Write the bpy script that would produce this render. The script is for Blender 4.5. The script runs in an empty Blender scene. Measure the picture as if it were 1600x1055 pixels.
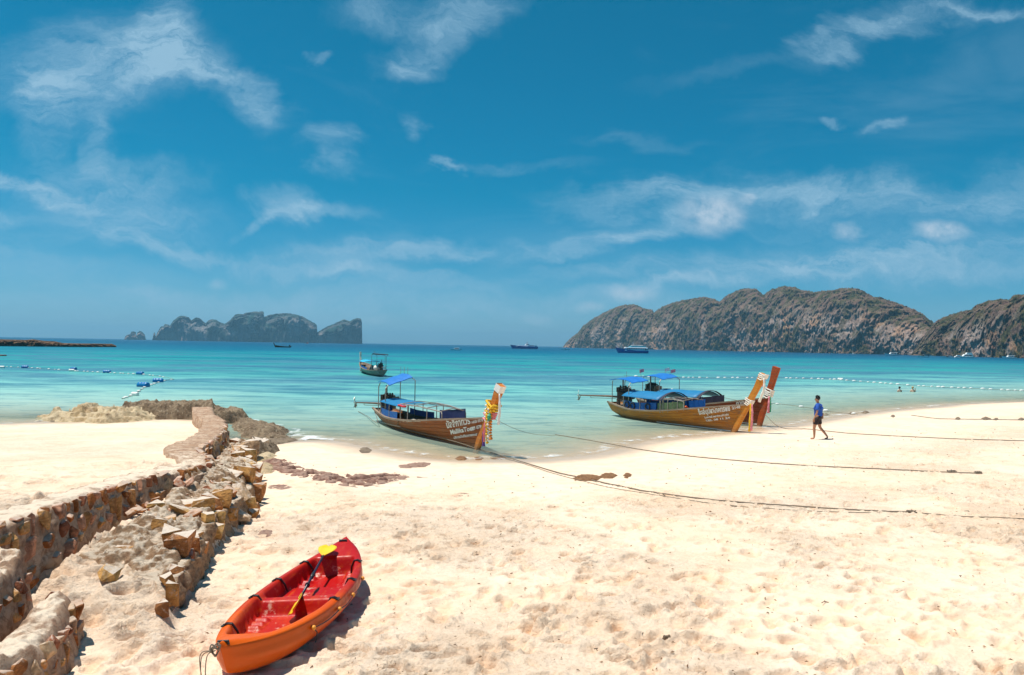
import bpy, bmesh, math, random
import numpy as np
from mathutils import Vector, Matrix, Euler
random.seed(7); RNG = np.random.default_rng(7)
scene = bpy.context.scene
C = scene.collection

# ------------------------------------------------------------------ camera
F, CX, CY = 1155.0, 800.0, 527.5            # focal length in photo pixels (1600 wide)
HOR0, HSL = 526.2, 0.0175                    # horizon line measured in the photo
H = 3.9                                      # eye height above the sea
_vc = HOR0 + HSL*CX - CY
_right = Vector((1, -HSL, 0)).normalized()
_fwd = Vector((0, -_vc, -F)).normalized()
_up = _right.cross(_fwd).normalized()
_fwd = _up.cross(_right).normalized()
RC = Matrix((_right, _fwd, _up))             # camera space -> world (X right, Y forward, Z up)
cam = bpy.data.cameras.new('camera'); camo = bpy.data.objects.new('camera', cam); C.objects.link(camo)
M4 = RC.to_4x4(); M4.translation = Vector((0, 0, H)); camo.matrix_world = M4
cam.sensor_width = 36; cam.lens = 36*F/1600; cam.clip_start = 0.1; cam.clip_end = 60000
scene.camera = camo

def pdir(px, py):
    return (RC @ Vector((px-CX, -(py-CY), -F))).normalized()
def hor(px): return HOR0 + HSL*px
def atz(px, py, z):                          # where the sight line of a measured photo point meets height z
    d = pdir(px, py); t = (z-H)/d.z
    return (d.x*t, d.y*t)

# ------------------------------------------------------------------ sun, sky, exposure
SUN_DIR = Vector((-0.30, 0.05, 0.95)).normalized()
sun_el = math.asin(SUN_DIR.z); sun_az = math.atan2(SUN_DIR.x, SUN_DIR.y)
sl = bpy.data.lights.new('sun', 'SUN'); sl.energy = 5.0; sl.angle = math.radians(0.5); sl.color = (1.0, 0.955, 0.88)
so = bpy.data.objects.new('sun', sl); C.objects.link(so); so.rotation_euler = SUN_DIR.to_track_quat('Z', 'Y').to_euler()
scene.view_settings.view_transform = 'Standard'; scene.view_settings.look = 'None'
scene.view_settings.exposure = 0.17; scene.view_settings.gamma = 1.0; scene.view_settings.use_curve_mapping = False
scene.cycles.use_denoising = True
scene.cycles.max_bounces = 6; scene.cycles.transparent_max_bounces = 12; scene.cycles.volume_bounces = 0
scene.cycles.use_adaptive_sampling = True; scene.cycles.adaptive_threshold = 0.015
scene.cycles.sample_clamp_indirect = 4.0
try: scene.cycles.denoiser = 'OPENIMAGEDENOISE'
except Exception: pass

class NT:
    """tiny node helper"""
    def __init__(s, nt): s.nt = nt; s.N = nt.nodes; s.L = nt.links
    def n(s, t, **kw):
        nd = s.N.new(t)
        for k, v in kw.items(): setattr(nd, k, v)
        return nd
    def set(s, sock, v):
        if isinstance(v, bpy.types.NodeSocket): s.L.new(v, sock)
        else: sock.default_value = v
    def math(s, op, a, b=0.0, c=None, clamp=False):
        nd = s.n('ShaderNodeMath', operation=op, use_clamp=clamp); s.set(nd.inputs[0], a); s.set(nd.inputs[1], b)
        if c is not None: s.set(nd.inputs[2], c)
        return nd.outputs[0]
    def vmath(s, op, a, b=(0,0,0)):
        nd = s.n('ShaderNodeVectorMath', operation=op); s.set(nd.inputs[0], a); s.set(nd.inputs[1], b)
        return nd.outputs[1] if op in ('LENGTH', 'DOT_PRODUCT') else nd.outputs[0]
    def noise(s, vec, scale, detail=4, rough=0.55, dist=0.0, col=False, typ='FBM'):
        nd = s.n('ShaderNodeTexNoise'); s.set(nd.inputs['Vector'], vec); nd.inputs['Scale'].default_value = scale
        nd.inputs['Detail'].default_value = detail; nd.inputs['Roughness'].default_value = rough; nd.inputs['Distortion'].default_value = dist
        return nd.outputs['Color' if col else 'Fac']
    def voro(s, vec, scale, feature='F1', rnd=1.0):
        nd = s.n('ShaderNodeTexVoronoi', feature=feature); s.set(nd.inputs['Vector'], vec); nd.inputs['Scale'].default_value = scale
        nd.inputs['Randomness'].default_value = rnd
        return nd.outputs['Distance']
    def remap(s, v, a, b, c=0.0, d=1.0, interp='SMOOTHSTEP'):
        nd = s.n('ShaderNodeMapRange', interpolation_type=interp); nd.clamp = True if interp == 'LINEAR' else nd.clamp
        s.set(nd.inputs[0], v)
        for i, x in enumerate((a, b, c, d)): s.set(nd.inputs[i+1], x)
        return nd.outputs[0]
    def ramp(s, f, stops, interp='LINEAR'):
        nd = s.n('ShaderNodeValToRGB'); cr = nd.color_ramp; cr.interpolation = interp
        while len(cr.elements) < len(stops): cr.elements.new(0.5)
        for e, (p, c) in zip(cr.elements, stops): e.position = p; e.color = (*c, 1)
        s.set(nd.inputs[0], f); return nd.outputs[0]
    def mix(s, f, a, b, mode='MIX'):
        nd = s.n('ShaderNodeMix', data_type='RGBA', blend_type=mode)
        s.set(nd.inputs[0], f)
        s.set(nd.inputs[6], a if isinstance(a, bpy.types.NodeSocket) else (*a, 1)); s.set(nd.inputs[7], b if isinstance(b, bpy.types.NodeSocket) else (*b, 1))
        return nd.outputs[2]
    def scale(s, vec, sc, rot=(0,0,0)):
        nd = s.n('ShaderNodeMapping'); s.set(nd.inputs[0], vec); nd.inputs['Scale'].default_value = sc; nd.inputs['Rotation'].default_value = rot
        return nd.outputs[0]
    def bump(s, h, strength, dist, normal=None):
        nd = s.n('ShaderNodeBump'); nd.inputs['Strength'].default_value = strength; s.set(nd.inputs['Distance'], dist); s.set(nd.inputs['Height'], h)
        if normal is not None: s.set(nd.inputs['Normal'], normal)
        return nd.outputs[0]

world = bpy.data.worlds.new('World'); scene.world = world; world.use_nodes = True
world.cycles.sampling_method = 'MANUAL'; world.cycles.sample_map_resolution = 256
w = NT(world.node_tree); w.N.clear()
sky = w.n('ShaderNodeTexSky', sky_type='NISHITA', sun_disc=False)
sky.sun_elevation = sun_el; sky.sun_rotation = sun_az; sky.air_density = 1.0; sky.dust_density = 0.6; sky.ozone_density = 3.0
tc = w.n('ShaderNodeTexCoord'); D = tc.outputs['Generated']
sep = w.n('ShaderNodeSeparateXYZ'); w.set(sep.inputs[0], D)
ysafe = w.math('MAXIMUM', sep.outputs[1], 0.12)
P = w.n('ShaderNodeCombineXYZ'); w.set(P.inputs[0], w.math('DIVIDE', sep.outputs[0], ysafe)); w.set(P.inputs[1], w.math('DIVIDE', sep.outputs[2], ysafe))
P = P.outputs[0]
wn = w.noise(w.scale(P, (1.0, 1.5, 1)), 2.6, 7, 0.62, 0.6, col=True)
wv = w.vmath('MULTIPLY', w.vmath('SUBTRACT', wn, (0.5, 0.5, 0.5)), (0.27, 0.15, 0))
wn2 = w.noise(P, 13, 4, 0.6, 0, col=True)
wv2 = w.vmath('MULTIPLY', w.vmath('SUBTRACT', wn2, (0.5, 0.5, 0.5)), (0.075, 0.045, 0))
PW = w.vmath('ADD', w.vmath('ADD', P, wv), wv2)
PS = w.vmath('ADD', P, w.vmath('MULTIPLY', w.vmath('ADD', wv, wv2), (0.35, 0.35, 0)))
CLOUDS = [ # px, py, rx, ry, angle (deg, counter-clockwise as seen), strength
 (150,110,135,62,8,.8),(232,62,44,62,-10,.75),(90,165,42,80,12,.55),(175,205,24,52,20,.5),(330,140,110,28,-18,.5),(395,165,55,32,-30,.38),(250,110,80,40,0,.35),
 (55,288,95,13,-13,.9),(200,318,140,48,-12,.62),(290,378,125,15,-14,.7),(240,275,90,22,-5,.4),(18,335,60,13,4,.6),(40,372,120,22,0,.35),(120,408,160,18,-3,.4),
 (448,325,42,22,-18,.6),(495,333,55,12,8,.6),(430,352,36,9,28,.55),(565,400,110,26,6,.55),(650,438,150,12,-4,.5),(500,430,130,14,-5,.5),(700,384,60,14,-2,.4),
 (600,22,85,28,0,.42),(715,35,100,32,33,.6),(640,88,60,20,8,.45),(510,225,34,24,0,.5),(505,268,24,16,0,.5),(485,100,16,8,0,.4),(655,205,16,26,10,.4),(688,278,26,8,-8,.55),
 (800,270,120,8,4,.2),(1000,225,90,10,0,.15),
 (1310,45,85,30,25,.5),(1430,22,110,22,12,.48),(1270,70,40,14,-25,.35),(1550,8,70,12,0,.5),(1130,100,120,14,15,.12),
 (1265,190,16,8,5,.4),(1350,211,36,9,8,.5),
 (1000,308,140,20,4,.5),(1200,305,210,26,1,.5),(1400,318,210,28,-2,.45),(1570,298,110,34,12,.5),(900,378,130,13,14,.5),(985,350,90,15,9,.5),
 (1250,398,260,24,3,.55),(1130,425,230,18,8,.6),(1450,412,230,26,3,.6),(1000,440,150,10,5,.5),(1560,430,120,16,0,.45),(1500,380,120,20,0,.25),
 (300,470,420,20,0,.42),(800,470,500,18,0,.42),(700,505,600,14,0,.3),(640,395,200,14,3,.3),(900,420,160,12,6,.35),(160,440,200,14,-4,.35),(1350,360,260,16,-3,.3)]
CUMULI = [(1110,334,46,24,0,.95),(1470,362,34,13,-5,.8),(1330,360,20,11,0,.5),(1165,310,12,9,0,.6),(970,459,40,12,3,.6),(835,493,20,8,0,.35),(910,478,20,8,0,.4),(342,440,14,8,0,.25),(600,498,26,7,0,.2)]
def sky_blob(lst, vec):
    tot = None
    for px, py, rx, ry, ang, st in lst:
        d = pdir(px, py)
        m = w.n('ShaderNodeMapping', vector_type='TEXTURE'); w.set(m.inputs[0], vec)
        m.inputs['Location'].default_value = (d.x/d.y, d.z/d.y, 0); m.inputs['Rotation'].default_value = (0, 0, math.radians(ang))
        m.inputs['Scale'].default_value = (1.42*rx/F, 1.42*ry/F, 1)
        k = w.remap(w.vmath('LENGTH', m.outputs[0]), 1.15, 0.1, 0, st)
        tot = k if tot is None else w.math('ADD', tot, k)
    return tot
cir = sky_blob(CLOUDS, PW)
fib = w.noise(w.scale(PW, (3.2, 9, 1), (0, 0, math.radians(-12))), 3.4, 10, 0.74, 0.35)
cir = w.math('MULTIPLY', cir, w.remap(fib, 0.34, 0.66, 0.18, 1.05, 'LINEAR'))
gen = w.remap(w.noise(w.scale(D, (1.2, 1.2, 4.5)), 2.4, 7, 0.6, 0.7), 0.50, 0.80, 0, 0.16)   # thin veil over the whole sky
cir = w.math('ADD', cir, gen)
cum = w.math('MULTIPLY', sky_blob(CUMULI, PS), w.remap(w.noise(P, 34, 5, 0.6), 0.28, 0.6, 0.2, 1.1, 'LINEAR'))
elev = w.math('MAXIMUM', sep.outputs[2], 0.0)
tint = w.ramp(elev, [(0.0, (0.58,0.98,1.50)), (0.06, (0.30,0.82,1.16)), (0.11, (0.12,0.73,1.0)), (0.20, (0.0,0.72,0.90)), (0.42, (0.0,0.73,0.84)), (1.0, (0.03,0.74,0.88))])
skyc = w.mix(1.0, sky.outputs[0], tint, 'MULTIPLY')
CS = 10.0
col = w.mix(w.math('MINIMUM', w.math('MULTIPLY', cir, 0.95), 0.85), skyc, (0.37*CS, 0.60*CS, 0.78*CS))
col = w.mix(w.math('MINIMUM', cum, 0.75), col, (0.62*CS, 0.74*CS, 0.86*CS))
bg = w.n('ShaderNodeBackground'); w.set(bg.inputs[0], col); bg.inputs[1].default_value = 0.083
wo = w.n('ShaderNodeOutputWorld'); w.L.new(bg.outputs[0], wo.inputs[0])

# ------------------------------------------------------------------ numeric noise (numpy)
_pr = np.random.default_rng(11); _perm = _pr.permutation(512); _perm = np.concatenate([_perm, _perm, _perm])
_g3 = _pr.normal(size=(512, 3)); _g3 /= np.linalg.norm(_g3, axis=1)[:, None]
def perlin(x, y, z=0.0):
    x, y, z = np.broadcast_arrays(np.asarray(x, float), np.asarray(y, float), np.asarray(z, float))
    xi, yi, zi = np.floor(x).astype(int), np.floor(y).astype(int), np.floor(z).astype(int)
    xf, yf, zf = x-xi, y-yi, z-zi
    u, v, w_ = [t*t*t*(t*(t*6-15)+10) for t in (xf, yf, zf)]
    out = 0
    for i in (0, 1):
        for j in (0, 1):
            for k in (0, 1):
                h = _perm[(_perm[(_perm[(xi+i) & 511] + yi+j) & 511] + zi+k) & 511]
                g = _g3[h]
                d = g[..., 0]*(xf-i) + g[..., 1]*(yf-j) + g[..., 2]*(zf-k)
                out = out + d*(u if i else 1-u)*(v if j else 1-v)*(w_ if k else 1-w_)
    return out*1.5
def fbm(x, y, z=0.0, o=4, g=0.5, l=2.03):
    a, s, t = 1.0, 0.0, 0.0
    for i in range(o):
        s = s + a*perlin(x, y, z); t += a; a *= g; x = x*l+17.3; y = y*l-9.1; z = z*l+3.7
    return s/t
def ridged(x, y, z=0.0, o=4):
    a, s, t = 1.0, 0.0, 0.0
    for i in range(o):
        s = s + a*(1-np.abs(perlin(x, y, z))*2); t += a; a *= 0.5; x = x*2.1+5.3; y = y*2.1-2.1; z = z*2.1+1.7
    return s/t
def sstep(a, b, x):
    t = np.clip((np.asarray(x, float)-a)/(b-a), 0, 1); return t*t*(3-2*t)
def seg_dist(x, y, pts):
    """unsigned distance to a polyline, signed +1 on the left of its direction, and the arc fraction"""
    best = np.full(np.shape(x), 1e9); sg = np.ones(np.shape(x)); par = np.zeros(np.shape(x)); acc = 0
    for (x0, y0), (x1, y1) in zip(pts[:-1], pts[1:]):
        dx, dy = x1-x0, y1-y0; L = math.hypot(dx, dy)
        t = np.clip(((x-x0)*dx+(y-y0)*dy)/L**2, 0, 1)
        ex, ey = x-x0-t*dx, y-y0-t*dy; d = np.hypot(ex, ey)
        s = np.where(dx*(y-y0)-dy*(x-x0) > 0, 1.0, -1.0)
        m = d < best-1e-9
        best = np.where(m, d, best); sg = np.where(m, s, sg); par = np.where(m, acc+t*L, par); acc += L
    return best, sg, par
def inside(x, y, poly):
    c = np.zeros(np.shape(x), bool); n = len(poly)
    for i in range(n):
        x0, y0 = poly[i]; x1, y1 = poly[(i+1) % n]
        if y0 == y1: continue
        c ^= ((y0 > y) != (y1 > y)) & (x < (x1-x0)*(y-y0)/(y1-y0)+x0)
    return c
def poly_sd(x, y, poly):
    d, _, _ = seg_dist(x, y, list(poly)+[poly[0]])
    return np.where(inside(x, y, poly), d, -d)

# ------------------------------------------------------------------ mesh helpers
def tagp(o, label=None, cat=None, group=None, kind=None):
    if label: o['label'] = label
    if cat: o['category'] = cat
    if group: o['group'] = group
    if kind: o['kind'] = kind
    return o
def link(name, me, mat=None, parent=None, loc=None):
    o = bpy.data.objects.new(name, me); C.objects.link(o)
    if mat is not None and me is not None and not me.materials: me.materials.append(mat)
    if parent is not None: o.parent = parent
    if loc is not None: o.location = loc
    return o
def mk(name, V, Fc, mat=None, parent=None, smooth=False, loc=None):
    me = bpy.data.meshes.new(name); me.from_pydata([tuple(v) for v in V], [], [tuple(f) for f in Fc]); me.update()
    if smooth: me.polygons.foreach_set('use_smooth', [True]*len(me.polygons))
    return link(name, me, mat, parent, loc)
def grid_mesh(name, X, Y, Z, mat, parent=None, smooth=True, attrs=None, flip=False):
    n, m = X.shape
    V = np.stack([X, Y, Z], -1).reshape(-1, 3).astype(np.float32)
    idx = np.arange(n*m).reshape(n, m)
    q = np.stack([idx[:-1, :-1], idx[:-1, 1:], idx[1:, 1:], idx[1:, :-1]], -1).reshape(-1, 4)
    if flip: q = q[:, ::-1]
    me = bpy.data.meshes.new(name); me.vertices.add(len(V)); me.vertices.foreach_set('co', V.ravel())
    me.loops.add(q.size); me.loops.foreach_set('vertex_index', q.ravel().astype(np.int32))
    me.polygons.add(len(q)); me.polygons.foreach_set('loop_start', np.arange(0, q.size, 4, dtype=np.int32))
    me.update(calc_edges=True)
    if smooth: me.polygons.foreach_set('use_smooth', np.ones(len(q), bool))
    for k, a in (attrs or {}).items():
        at = me.attributes.new(k, 'FLOAT', 'POINT'); at.data.foreach_set('value', a.ravel().astype(np.float32))
    return link(name, me, mat, parent)
def empty(name, loc=(0, 0, 0), rot=None):
    o = bpy.data.objects.new(name, None); o.empty_display_size = 0.2; C.objects.link(o); o.location = loc
    if rot is not None: o.rotation_euler = rot
    return o
class MB:
    """collects boxes, bars, tubes for ONE mesh object"""
    def __init__(s): s.V = []; s.F = []
    def add(s, V, Fc):
        b = len(s.V); s.V += [tuple(v) for v in V]; s.F += [tuple(i+b for i in f) for f in Fc]; return s
    def box(s, c, d, rot=None):
        x, y, z = [k/2 for k in d]; R = rot if rot is not None else Matrix.Identity(3)
        V = [Vector(c)+R@Vector((i*x, j*y, k*z)) for i in (-1, 1) for j in (-1, 1) for k in (-1, 1)]
        return s.add(V, [(0, 1, 3, 2), (4, 6, 7, 5), (0, 4, 5, 1), (2, 3, 7, 6), (0, 2, 6, 4), (1, 5, 7, 3)])
    def tube(s, pts, r, n=8, cap=True):
        pts = [Vector(p) for p in pts]; rs = r if hasattr(r, '__len__') else [r]*len(pts); V = []; Fc = []
        ref = None
        for i, p in enumerate(pts):
            d = (pts[min(i+1, len(pts)-1)]-pts[max(i-1, 0)]).normalized()
            if ref is None:
                ref = Vector((0, 0, 1)) if abs(d.z) < .9 else Vector((1, 0, 0))
            a = d.cross(ref).normalized(); b = a.cross(d).normalized(); ref = b
            V += [p+(a*math.cos(2*math.pi*k/n)+b*math.sin(2*math.pi*k/n))*rs[i] for k in range(n)]
        for i in range(len(pts)-1):
            for k in range(n):
                Fc.append((i*n+k, i*n+(k+1) % n, (i+1)*n+(k+1) % n, (i+1)*n+k))
        if cap: Fc += [tuple(range(n))[::-1], tuple((len(pts)-1)*n+k for k in range(n))]
        return s.add(V, Fc)
    def lathe(s, prof, n=12, base=(0, 0, 0), axis=None):
        """prof = [(r, h)...] around axis"""
        A = Vector(axis or (0, 0, 1)).normalized(); a = A.orthogonal().normalized(); b = A.cross(a); V = []; Fc = []
        for r, h in prof: V += [Vector(base)+A*h+(a*math.cos(2*math.pi*k/n)+b*math.sin(2*math.pi*k/n))*max(r, 1e-4) for k in range(n)]
        for i in range(len(prof)-1):
            for k in range(n): Fc.append((i*n+k, i*n+(k+1) % n, (i+1)*n+(k+1) % n, (i+1)*n+k))
        Fc += [tuple(range(n))[::-1], tuple((len(prof)-1)*n+k for k in range(n))]
        return s.add(V, Fc)
    def prism(s, poly, h, M=None):
        """poly in xy extruded by h in z, through matrix M"""
        n = len(poly); V = [Vector((x, y, 0)) for x, y in poly]+[Vector((x, y, h)) for x, y in poly]
        if M is not None: V = [M @ v for v in V]
        return s.add(V, [tuple(range(n))[::-1], tuple(range(n, 2*n))]+[(i, (i+1) % n, n+(i+1) % n, n+i) for i in range(n)])
    def ball(s, c, r, n=8, sq=(1, 1, 1)):
        V = []; Fc = []; m = max(4, n//2+1)
        for i in range(1, m):
            th = math.pi*i/m
            V += [Vector(c)+Vector((sq[0]*r*math.sin(th)*math.cos(2*math.pi*k/n), sq[1]*r*math.sin(th)*math.sin(2*math.pi*k/n), sq[2]*r*math.cos(th))) for k in range(n)]
        t = len(V); V += [Vector(c)+Vector((0, 0, sq[2]*r)), Vector(c)-Vector((0, 0, sq[2]*r))]
        for i in range(m-2):
            for k in range(n): Fc.append((i*n+k, (i+1)*n+k, (i+1)*n+(k+1) % n, i*n+(k+1) % n))
        for k in range(n): Fc += [(t, k, (k+1) % n), (t+1, (m-2)*n+(k+1) % n, (m-2)*n+k)]
        return s.add(V, Fc)
    def build(s, name, mat=None, parent=None, smooth=False, loc=None): return mk(name, s.V, s.F, mat, parent, smooth, loc)
def spline(pts, n=8):
    """Catmull-Rom through 3-D points"""
    P_ = [Vector(p) for p in pts]; P_ = [P_[0]*2-P_[1]]+P_+[P_[-1]*2-P_[-2]]; out = []
    for i in range(1, len(P_)-2):
        for k in range(n):
            t = k/n; a, b, c, d = P_[i-1:i+3]
            out.append(0.5*((2*b)+(c-a)*t+(2*a-5*b+4*c-d)*t*t+(3*b-a-3*c+d)*t**3))
    out.append(P_[-2]); return out

# ------------------------------------------------------------------ materials
MATS = {}
def new_mat(name):
    m = bpy.data.materials.new(name); m.use_nodes = True; t = NT(m.node_tree); t.N.clear(); MATS[name] = m
    out = t.n('ShaderNodeOutputMaterial'); return m, t, out
def pbsdf(t, out, color, rough=0.6, normal=None, metal=0.0, spec=0.5, sss=None):
    b = t.n('ShaderNodeBsdfPrincipled')
    t.set(b.inputs['Base Color'], color if isinstance(color, bpy.types.NodeSocket) else (*color, 1))
    t.set(b.inputs['Roughness'], rough); b.inputs['Metallic'].default_value = metal; t.set(b.inputs['Specular IOR Level'], spec)
    if normal is not None: t.set(b.inputs['Normal'], normal)
    if out is not None: t.L.new(b.outputs[0], out.inputs[0])
    return b
def simple(name, color, rough=0.5, metal=0.0, var=0.18, scale=6.0, bump=0.0, spec=0.5, dirt=None):
    """painted / cloth / metal surface with slight mottling, optional dirt colour"""
    m, t, out = new_mat(name); P = t.n('ShaderNodeTexCoord').outputs['Object']
    n1 = t.noise(P, scale, 5, 0.6)
    c = t.mix(t.remap(n1, 0.3, 0.7, 0, 1, 'LINEAR'), tuple(k*(1-var) for k in color), tuple(min(1, k*(1+var)) for k in color))
    if dirt: c = t.mix(t.remap(t.noise(P, scale*2.3, 6, 0.7), 0.52, 0.7, 0, 0.75), c, dirt)
    nr = t.bump(t.noise(P, scale*6, 4, 0.6), 0.4, bump) if bump else None
    pbsdf(t, out, c, rough, nr, metal, spec); return m
def geo_pos(t): return t.n('ShaderNodeNewGeometry').outputs['Position']

# ------------------------------------------------------------------ terrain function
SHORE = [(-16, 18), (-10.2, 27.5), (-7.0, 29.2), (-4.4, 26.6), (-1.6, 25.0), (1.6, 25.8), (3.4, 27.4), (6.2, 31.5), (10.5, 34.8), (15.5, 39.5), (22, 46.5), (30, 53), (44, 62), (110, 92), (260, 130)]
SHORE = [(-60, 10)]+SHORE
SHP = [(p.x, p.y) for p in spline([(x, y, 0) for x, y in SHORE], 4)]
WFRONT = [ (-5.75, 3.0, 2.05), (-5.8, 6.5, 1.86)] + [(*atz(px, py, z), z) for px, py, z in
          [(2,815,1.78),(75,791,1.74),(120,775,1.70),(180,757,1.64),(230,742,1.57),(290,730,1.50),(329,719,1.42)]] + \
         [(-7.15, 17.2, 1.33), (-7.75, 18.6, 1.28), (-8.15, 20.4, 1.2), (-9.2, 23.8, 1.08), (-10.9, 28.2, .92), (-12.6, 31.5, .84), (-14.0, 34.8, .78)]
WXY = [(a, b) for a, b, c in WFRONT]
WP = np.array(WFRONT)
def wall_top(y): return np.interp(y, WP[:, 1], WP[:, 2])
LEDGE = [(-3.5, 7.0), (-3.75, 8.3), (-4.1, 9.2), (-4.35, 10.4), (-4.75, 11.8), (-4.95, 13.2), (-5.3, 15.2), (-5.9, 17.0), (-6.9, 19.6), (-7.9, 22.6), (-8.6, 25.2)]
LEDGE_POLY = LEDGE + [(-9.4, 25.6), (-9.3, 24.0), (-8.2, 20.6), (-7.3, 18), (-6.4, 15.6), (-5.7, 9.2), (-5.3, 7.4)]
def terr(x, y):
    x = np.asarray(x, float); y = np.asarray(y, float)
    d, sg, _ = seg_dist(x, y, SHP); s = -d*sg
    lo = np.where(s > 0, .86*(1-np.exp(-np.maximum(s, 0)/12.5)), -0.055*np.abs(s)/(1+np.abs(s)/90))
    up = np.interp(y, [0, 8.5, 15.4, 20, 24, 30, 36, 45, 80, 400], [2.02, 1.76, 1.30, .98, .76, .40, .16, -.35, -2, -3]) + .07*fbm(x*.5, y*.5, 3.3, 3)
    up = up - .02*np.clip(-x-9, 0, 30)*sstep(10, 30, y)
    dw, sw, _ = seg_dist(x, y, WXY)
    m = sstep(.12, .5, dw*sw) * np.where(y > 2.5, 1, 0)
    m = m*(1-sstep(36, 44, y)) + sstep(36, 44, y)*sstep(-4, 8, -(x+14))
    m = np.where(y < 3.0, sstep(-5.9, -6.4, x), m)
    ld = poly_sd(x, y, LEDGE_POLY)
    led = np.interp(y, [6, 8, 9.3, 10.6, 12, 14, 17, 20, 25, 27], [.62, .72, .9, .98, .96, .92, .8, .62, .34, .2])
    k = sstep(-.06, .16, ld)*sstep(7.0, 9.2, y)
    lo = np.where(k > 0, lo+(np.maximum(led, lo)-lo)*k, lo)
    lo = lo+.42*np.exp(-np.maximum(dw, 0)/.42)*sstep(6.2, 8.2, y)*sstep(19, 15, y)
    return lo*(1-m)+up*m
def ground(px, py, z0=0.0):
    d = pdir(px, py); t = np.geomspace(4, 400, 3000)
    X = d.x*t; Y = d.y*t; Z = H+d.z*t
    h = np.maximum(terr(X, Y), z0); i = int(np.argmax(Z < h))
    if i == 0: return atz(px, py, z0)+(z0,)
    a = (Z[i-1]-h[i-1])/((Z[i-1]-h[i-1])-(Z[i]-h[i])+1e-9); tt = t[i-1]+(t[i]-t[i-1])*a
    return (d.x*tt, d.y*tt, float(h[i]))
def tz(x, y): return float(terr(np.array([x]), np.array([y]))[0])

# ------------------------------------------------------------------ sand sheet with footprints
def sand_material():
    m, t, out = new_mat('sand'); P = geo_pos(t)
    big = t.noise(P, .45, 4, .6); mid = t.noise(P, 2.6, 5, .65); fine = t.noise(P, 22, 5, .7)
    c = t.mix(t.remap(big, .35, .65), (.84, .63, .455), (.84, .665, .51))
    c = t.mix(t.remap(mid, .42, .70, 0, .5), c, (.68, .46, .31))
    rough_z = t.n('ShaderNodeAttribute', attribute_name='trod').outputs['Fac']
    cr = t.math('MULTIPLY', t.remap(fine, .48, .68), rough_z)
    c = t.mix(t.math('MULTIPLY', cr, .62), c, (.56, .36, .205))
    sp = t.voro(P, 17, rnd=1.0)
    c = t.mix(t.math('MULTIPLY', t.remap(sp, .10, .04, 0, .55), t.remap(t.noise(P, 3.1, 3), .5, .62)), c, (.20, .13, .08))
    hol = t.n('ShaderNodeAttribute', attribute_name='bounce_tint').outputs['Fac']
    c = t.mix(t.math('MULTIPLY', hol, .75), c, (.80, .51, .31))  # warm bounced light in the footprint hollows, painted into the sand colour
    wet = t.n('ShaderNodeAttribute', attribute_name='wet').outputs['Fac']
    wf = t.math('MULTIPLY', wet, t.remap(t.noise(P, .9, 4), .2, .5, .75, 1))
    c = t.mix(t.math('MULTIPLY', wf, .85), c, (.50, .37, .25))
    b1 = t.bump(t.noise(P, 9, 6, .65), 1.0, t.math('MULTIPLY', rough_z, .085))
    b2 = t.bump(t.noise(P, 60, 5, .7), .8, t.math('MULTIPLY', t.math('ADD', rough_z, .1), .012), b1)
    pbsdf(t, out, c, t.math('SUBTRACT', .95, t.math('MULTIPLY', wf, .62)), b2, spec=t.math('ADD', .2, t.math('MULTIPLY', wf, .3)))
    return m
M_SAND = sand_material()
NR, NU = 980, 820
ys = np.concatenate([np.linspace(-30, 3.6, 30)[:-1], np.geomspace(3.6, 26, 720), np.geomspace(26, 420, NR-720-28)[1:]])
us = np.linspace(-1.25, 1.25, NU)
YY = np.repeat(ys[:, None], NU, 1); XX = np.maximum(YY, 0)*us[None, :] + us[None, :]*(3+2*np.maximum(0, 3.6-YY))
ZZ = terr(XX, YY)
d_, sg_, _ = seg_dist(XX, YY, SHP); S_ = -d_*sg_
upm = sstep(.3, .8, np.where(seg_dist(XX, YY, WXY)[1] > 0, seg_dist(XX, YY, WXY)[0], 0))*(YY < 36)
trod = np.maximum(sstep(5.0, 10.0, S_+1.3*fbm(XX*.35, YY*.35, 8, 3)), upm*sstep(33, 27, YY)*.7)*(ZZ > .05)
trod = trod*(.45+.55*sstep(-.25, .25, fbm(XX*.33, YY*.33, 1.2, 3)))*(1-.35*sstep(-1, 5, XX)*sstep(14, 8, YY))
ZZ = ZZ + trod*(.040*fbm(XX*1.1, YY*1.1, 2, 4)+.030*fbm(XX*4, YY*4, 5, 4)+.014*np.abs(fbm(XX*11, YY*11, 7, 3))) + .02*fbm(XX*.5, YY*.5, 9, 3)
NP = 6500; BOUNCE_TINT = np.zeros_like(ZZ)
fy = 4.5*np.exp(RNG.random(NP)**.75*math.log(40/4.5)); fx = (RNG.random(NP)*2-1)*1.0*(fy+3)
ok = (-seg_dist(fx, fy, SHP)[0]*seg_dist(fx, fy, SHP)[1] > 6.0)
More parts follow.
